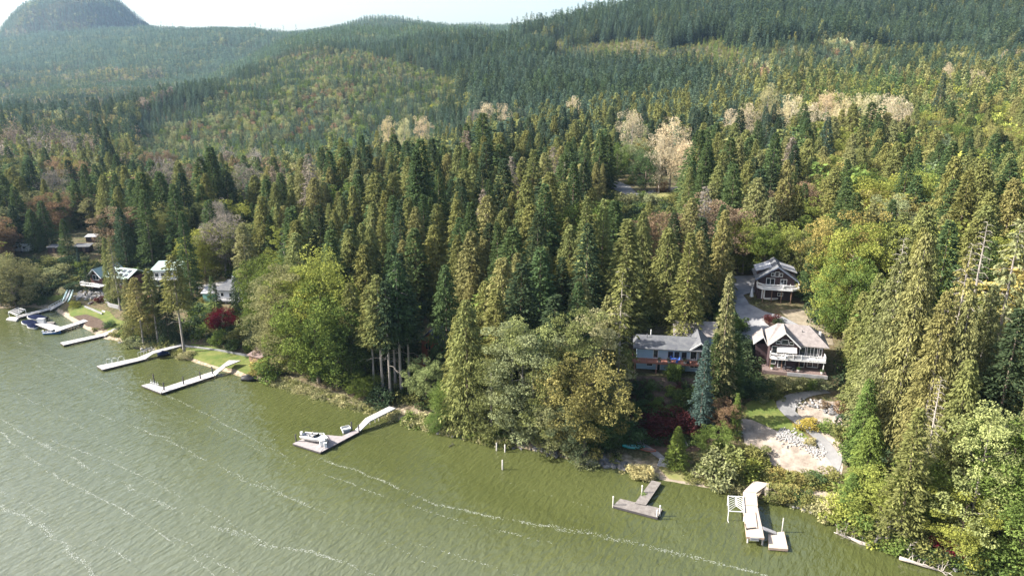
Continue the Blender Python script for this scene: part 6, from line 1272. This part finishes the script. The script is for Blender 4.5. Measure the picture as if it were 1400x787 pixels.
# rocks
STONE = mat('pale_stone', (.20, .19, .18), .9, scale=1.5, col2=(.34, .325, .31), bump=.4); DSTONE = mat('grey_stone', (.10, .096, .095), .9, scale=1.5, col2=(.18, .175, .17), bump=.4)
def rock_mesh(seed, m, name='rock'):
    r = np.random.default_rng(seed); b = MB(); n1, n2 = 7, 5; vs = []
    for i in range(n2 + 1):
        for j in range(n1):
            t = math.pi * i / n2; a = 2 * math.pi * j / n1; k = 1 + r.uniform(-.25, .2); vs.append((math.sin(t) * math.cos(a) * k, math.sin(t) * math.sin(a) * k * .8, math.cos(t) * k * .6))
    b.v = vs; k = b.mi(m)
    for i in range(n2):
        for j in range(n1): b.f.append((i * n1 + j, i * n1 + (j + 1) % n1, (i + 1) * n1 + (j + 1) % n1, (i + 1) * n1 + j)); b.m.append(k)
    return b.mesh(name)
ROCKS = [rock_mesh(s, STONE) for s in range(4)]; DROCKS = [rock_mesh(s + 10, DSTONE) for s in range(4)]
def rocks_along(name, line, width, n, smin, smax, kinds, label, seed=1):
    rg = np.random.default_rng(seed); Lp = [gp(*p) for p in line]; P = []
    for i in range(n):
        t = rg.random() * (len(Lp) - 1); k = int(t); p = Lp[k].lerp(Lp[k + 1], t - k); d = (Lp[k + 1] - Lp[k]).normalized(); nn = Vector((-d.y, d.x, 0)); p = p + nn * rg.normal() * width * .5; P.append((p.x, p.y, tz(p.x, p.y) + .16))
    s = rg.uniform(smin, smax, n); scatter(name, kinds, P, rg.integers(0, len(kinds), n), np.stack([s, s * rg.uniform(.7, 1.1, n), s * rg.uniform(.7, 1.2, n)], -1), rg.uniform(0, 6.28, n), np.ones((n, 4)), label, 'rocks')
rocks_along('riprap_stones', [(1064, 590), (1080, 598), (1100, 606), (1128, 622)], 1.6, 420, .12, .30, ROCKS, 'band of broken pale stones running down the bare bank below the path', 1)
rocks_along('garden_stones', [(1088, 552), (1110, 552), (1134, 556), (1146, 566)], 1.4, 70, .15, .5, ROCKS + DROCKS, 'loose stones edging the dry garden above the curved path', 2)
rocks_along('garden_stones', [(104, 404), (125, 402), (140, 408)], 3.5, 160, .2, .6, DROCKS + ROCKS, 'rockery of grey stones beside the left lawns', 3)
rocks_along('shore_stones', [(165, 462), (180, 466), (200, 478), (230, 478)], 2.5, 110, .2, .6, DROCKS + ROCKS, 'scattered stones along the shore under the tall cedars', 4)
rocks_along('shore_stones', [(790, 630), (830, 632), (862, 638)], 1.4, 60, .25, .8, DROCKS, 'dark stones at the waterline below the shaded garden', 5)
rocks_along('shore_stones', [(600, 590), (700, 607), (780, 626)], 1.0, 120, .15, .5, DROCKS, 'small dark stones at the waterline under the alders', 6)
rocks_along('shore_stones', [(1080, 690), (1125, 701), (1160, 724), (1250, 760), (1350, 784)], 1.2, 150, .15, .5, ROCKS + DROCKS, 'stones and rubble at the waterline below the right hand woods', 8)
def boulder(px, py, s, label, m=0):
    q = gp(px, py); o = bpy.data.objects.new('boulder', (ROCKS + DROCKS)[m]); COL.objects.link(o); o.location = (q.x, q.y, q.z + .2 * s); o.scale = (s, s * .8, s); tag(o, label, 'boulder')
boulder(1008, 594, 1.15, 'large white boulder among the bushes at the foot of the dark lawn', 0); boulder(1139, 566, .9, 'dark boulder at the garden edge near the end of the path', 5); boulder(1146, 570, .7, 'smaller dark boulder just right of the other garden boulder', 6); boulder(1128, 562, .5, 'small grey boulder in the dry garden nearest the yellow bush', 4)
boulder(809, 634, 1.3, 'flat pale boulder at the waterline on the small point', 1)
# low stone wall in front of the left lawn
def wall_line(name, line, h, th, m, label):
    r_ = empty(name, gp(*line[0]), 0, label, 'wall'); b = MB(); P = [gp(*p) for p in line]; o0 = P[0]
    for a, c in zip(P, P[1:]): b.bar(a - o0 + Vector((0, 0, h / 2)), c - o0 + Vector((0, 0, h / 2)), th, h + .3, m)
    o = b.build('masonry', r_)
wall_line('retaining_wall', [(144, 412), (150, 419), (163, 422)], .9, .35, WHITE if False else CONC, 'pale curved retaining wall round the small lawn under the tall cedar'); wall_line('retaining_wall', [(116, 420), (126, 424), (140, 430)], .4, .3, CONC, 'low pale kerb wall between the left lawn and its flower bed')
wall_line('retaining_wall', [(1012, 462), (1018, 470), (1028, 476)], .5, .3, CONC, 'pale kerb at the lower end of the driveway'); wall_line('retaining_wall', [(252, 474), (300, 480), (345, 488)], .35, .3, CONC, 'pale low wall along the back of the mown shore grass')
# yellow grass and brush along the waterline
def brushline(name, line, width, n, smin, smax, cols, label, seed):
    rg = np.random.default_rng(seed); Lp = [gp(*p) for p in line]; P = []
    for i in range(n):
        t = rg.random() * (len(Lp) - 1); k = int(t); p = Lp[k].lerp(Lp[k + 1], t - k); d = (Lp[k + 1] - Lp[k]).normalized(); nn = Vector((-d.y, d.x, 0)); p = p + nn * rg.uniform(-.5, .5) * width; P.append((p.x, p.y, tz(p.x, p.y) - .05))
    cc = np.array([COLOURS[c] for c in cols])[rg.integers(0, len(cols), n)] * rg.uniform(.8, 1.2, n)[:, None]; s = rg.uniform(smin, smax, n)
    scatter(name, BUSH, P, rg.integers(0, 3, n), np.stack([s, s, s * rg.uniform(.5, 1.0, n)], -1), rg.uniform(0, 6.28, n), np.c_[cc, np.ones(n)], label, 'shore brush')
brushline('shore_brush', [(372, 521), (430, 538), (500, 559), (545, 571)], 3.2, 330, .2, .6, ['straw', 'olive green', 'straw', 'grey-green'], 'dry yellow grass and brush along the shore before the big maple', 1)
brushline('shore_brush', [(555, 574), (600, 584), (660, 598), (700, 606)], 3.0, 240, .3, .8, ['fresh green', 'olive green', 'straw'], 'green brush at the waterline under the alders', 2)
brushline('shore_brush', [(940, 656), (985, 664), (1015, 668)], 2.0, 70, .25, .6, ['olive green', 'straw'], 'low brush on the beach bank left of the big tan dock', 3)
brushline('shore_brush', [(1060, 676), (1100, 688), (1140, 704), (1170, 726)], 2.4, 120, .3, .7, ['straw', 'olive green', 'grey-green'], 'brush along the shore right of the big tan dock', 4)
brushline('shore_brush', [(160, 455), (190, 468), (225, 474), (245, 482)], 3.5, 120, .3, .8, ['straw', 'olive green', 'grey-green'], 'brush on the small point under the tall cedars', 5)
brushline('shore_brush', [(1190, 738), (1250, 754), (1320, 770), (1390, 785)], 3.0, 190, .35, .9, ['fresh green', 'olive green', 'yellow-green', 'dark green'], 'brush overhanging the water below the right hand woods', 6)
brushline('garden_brush', [(1028, 650), (1060, 656), (1100, 660), (1140, 660)], 3.0, 130, .3, .7, ['yellow-green', 'olive green', 'orange-green', 'olive green'], 'yellowing brambles filling the bank above the shore', 7)
brushline('garden_brush', [(870, 580), (900, 565), (940, 570), (960, 600)], 14.0, 230, .3, .8, ['dark green', 'deep green', 'maroon', 'deep green'], 'dense shaded garden planting below the pale blue house', 8)
brushline('garden_brush', [(40, 405), (60, 385), (90, 372), (120, 362)], 16.0, 330, .4, 1.1, ['grey-green', 'dark green', 'olive green', 'dark green'], 'rough brush on the bank below the camper', 9)
# ------------------------------------------------------------------ labels that single out every tree and shrub
ANCHORS = [(431, 600, 'the motorboat on its lift'), (270, 515, 'the long dock with black pilings'), (160, 497, 'the dock with white hoops'), (60, 440, 'the covered moored boats'), (35, 335, 'the white camper'), (110, 338, 'the pale roofed sheds'), (165, 375, 'the dark red house'), (225, 370, 'the white house with pale green roof'),
           (300, 402, 'the white house with teal garage'), (304, 434, 'the crimson tree'), (357, 390, 'the narrow gabled cottage'), (395, 460, 'the grey-green shore alders'), (440, 460, 'the biggest fresh green shore tree'), (530, 515, 'the bare pale trunks on shore'), (590, 465, 'the cedar cabin'), (583, 525, 'the small straw coloured tree'),
           (705, 530, 'the shore alders'), (797, 560, 'the orange-green shore tree'), (843, 460, 'the thin cedar with dead twigs'), (905, 480, 'the pale blue house'), (957, 530, 'the blue-grey spruce'), (984, 470, 'the tall fir beside the blue-grey spruce'), (1060, 385, 'the tall gabled house'), (1085, 480, 'the tan roofed lake house'), (1015, 430, 'the curved driveway'),
           (1135, 390, 'the big yellow-green trees'), (1104, 580, 'the bright yellow bush'), (1030, 700, 'the big tan dock'), (872, 690, 'the T-shaped dock'), (870, 613, 'the turquoise canoe'), (921, 512, 'the clipped hedge block'), (1095, 600, 'the band of pale stones'), (1345, 330, 'the snag topped cedar'), (1322, 650, 'the pale green alder'), (1200, 742, 'the fallen trees in the water'),
           (870, 262, 'the gravel road clearing'), (921, 205, 'the tan cottonwoods by the clearing'), (1150, 150, 'the row of cream cottonwoods'), (785, 150, 'the lone tan cottonwood'), (680, 160, 'the middle group of tan cottonwoods'), (540, 175, 'the creamy cottonwoods'), (136, 200, 'the two tallest dark firs'), (418, 240, 'the lone straw cottonwood'),
           (294, 290, 'the pinkish grey cottonwood'), (215, 215, 'the twin rust brown crowns'), (575, 215, 'the two tallest deep green firs'), (660, 185, 'the single tallest deep green fir'), (1291, 135, 'the narrow blue-green fir'), (1075, 262, 'the rust brown trees above the driveway'), (1225, 270, 'the grey-green alder'), (1340, 110, 'the highest tan cottonwoods'), (1230, 420, 'the tallest brownish cedars')]
ORD = ['', 'first', 'second', 'third', 'fourth', 'fifth', 'sixth', 'seventh', 'eighth', 'ninth', 'tenth', 'eleventh', 'twelfth', 'thirteenth', 'fourteenth', 'fifteenth', 'sixteenth', 'seventeenth', 'eighteenth', 'nineteenth', 'twentieth']
NOUN = {'fir': 'fir', 'highfir': 'bare-trunked fir', 'cedar': 'cedar', 'bigcedar': 'massive cedar', 'snag': 'cedar with bare dead top', 'thin': 'thin-crowned cedar', 'broad': 'broadleaf tree', 'cottonwood': 'cottonwood', 'alder': 'alder', 'shrub': 'shrub', 'ball': 'rounded shrub'}
GROUP = {'fir': 'fir trees in the lakeside forest', 'highfir': 'fir trees in the lakeside forest', 'cedar': 'cedar trees in the lakeside forest', 'bigcedar': 'cedar trees in the lakeside forest', 'snag': 'cedar trees in the lakeside forest', 'thin': 'cedar trees in the lakeside forest', 'broad': 'broadleaf trees among the conifers', 'cottonwood': 'pale cottonwoods above the forest', 'alder': 'alders along the shore and slope', 'shrub': 'shrubs round the houses and shore', 'ball': 'rounded shrubs in the gardens'}
buckets = {}
for t in TREES:
    px, py, tt = (float(v) for v in proj(t['x'], t['y'], t['z'] + t['H'] * .6)); best = None
    for ax, ay, ph in ANCHORS:
        d = math.hypot(px - ax, (py - ay) * 1.2)
        if d > 13 and (best is None or d < best[0]): best = (d, ax, ay, ph)
    dx, dy = px - best[1], py - best[2]
    rel = ('left of' if dx < 0 else 'right of') if abs(dx) > abs(dy) * 1.1 else ('behind' if dy < 0 else 'in front of')
    big = {'shrub': (1.9, 3.0), 'ball': (2.0, 3.0), 'broad': (13, 19), 'cottonwood': (22, 28), 'alder': (19, 24)}.get(t['kind'], (18, 26)); size = 'small ' if t['H'] < big[0] else ('tall ' if t['H'] > big[1] else 'middle-sized ')
    base = size + t['col'] + ' ' + NOUN[t['kind']] + ' ' + rel + ' ' + best[3]
    buckets.setdefault(base, []).append((px, t))
for base, L in buckets.items():
    L.sort(key=lambda q: q[0]); n = len(L)
    for i, (px, t) in enumerate(L):
        sfx = '' if n == 1 else (', the left one of two' if (n == 2 and i == 0) else ', the right one of two' if n == 2 else ', leftmost of %d' % n if i == 0 else ', rightmost of %d' % n if i == n - 1 else ', %s of %d from left' % (ORD[min(i + 1, 20)], n))
        lab = base + sfx; w_ = lab.split()
        if len(w_) > 16: lab = ' '.join(lab.replace('middle-sized ', '').replace(' the left one', ' left').replace(' the right one', ' right').split()[:16])
        tag(t['e'], lab, SPECIES[t['kind']][1], GROUP[t['kind']])
# ------------------------------------------------------------------ haze
hb = MB(); _hm = bpy.data.materials.new('haze'); _hm.use_nodes = True
_hn = _hm.node_tree.nodes; _hl = _hm.node_tree.links; _hn.remove(_hn['Principled BSDF'])
pv = _hn.new('ShaderNodeVolumePrincipled'); pv.inputs['Density'].default_value = 0.00005; pv.inputs['Color'].default_value = (0.50, 0.73, 1.0, 1); pv.inputs['Anisotropy'].default_value = 0.35
_hl.new(pv.outputs[0], _hn['Material Output'].inputs['Volume'])
hb.box(-6500, 6500, -60, 6200, -7.0, 620, _hm)
tag(hb.build('haze'), 'thin blue haze in the air over the lake and hills', 'haze', kind='stuff')
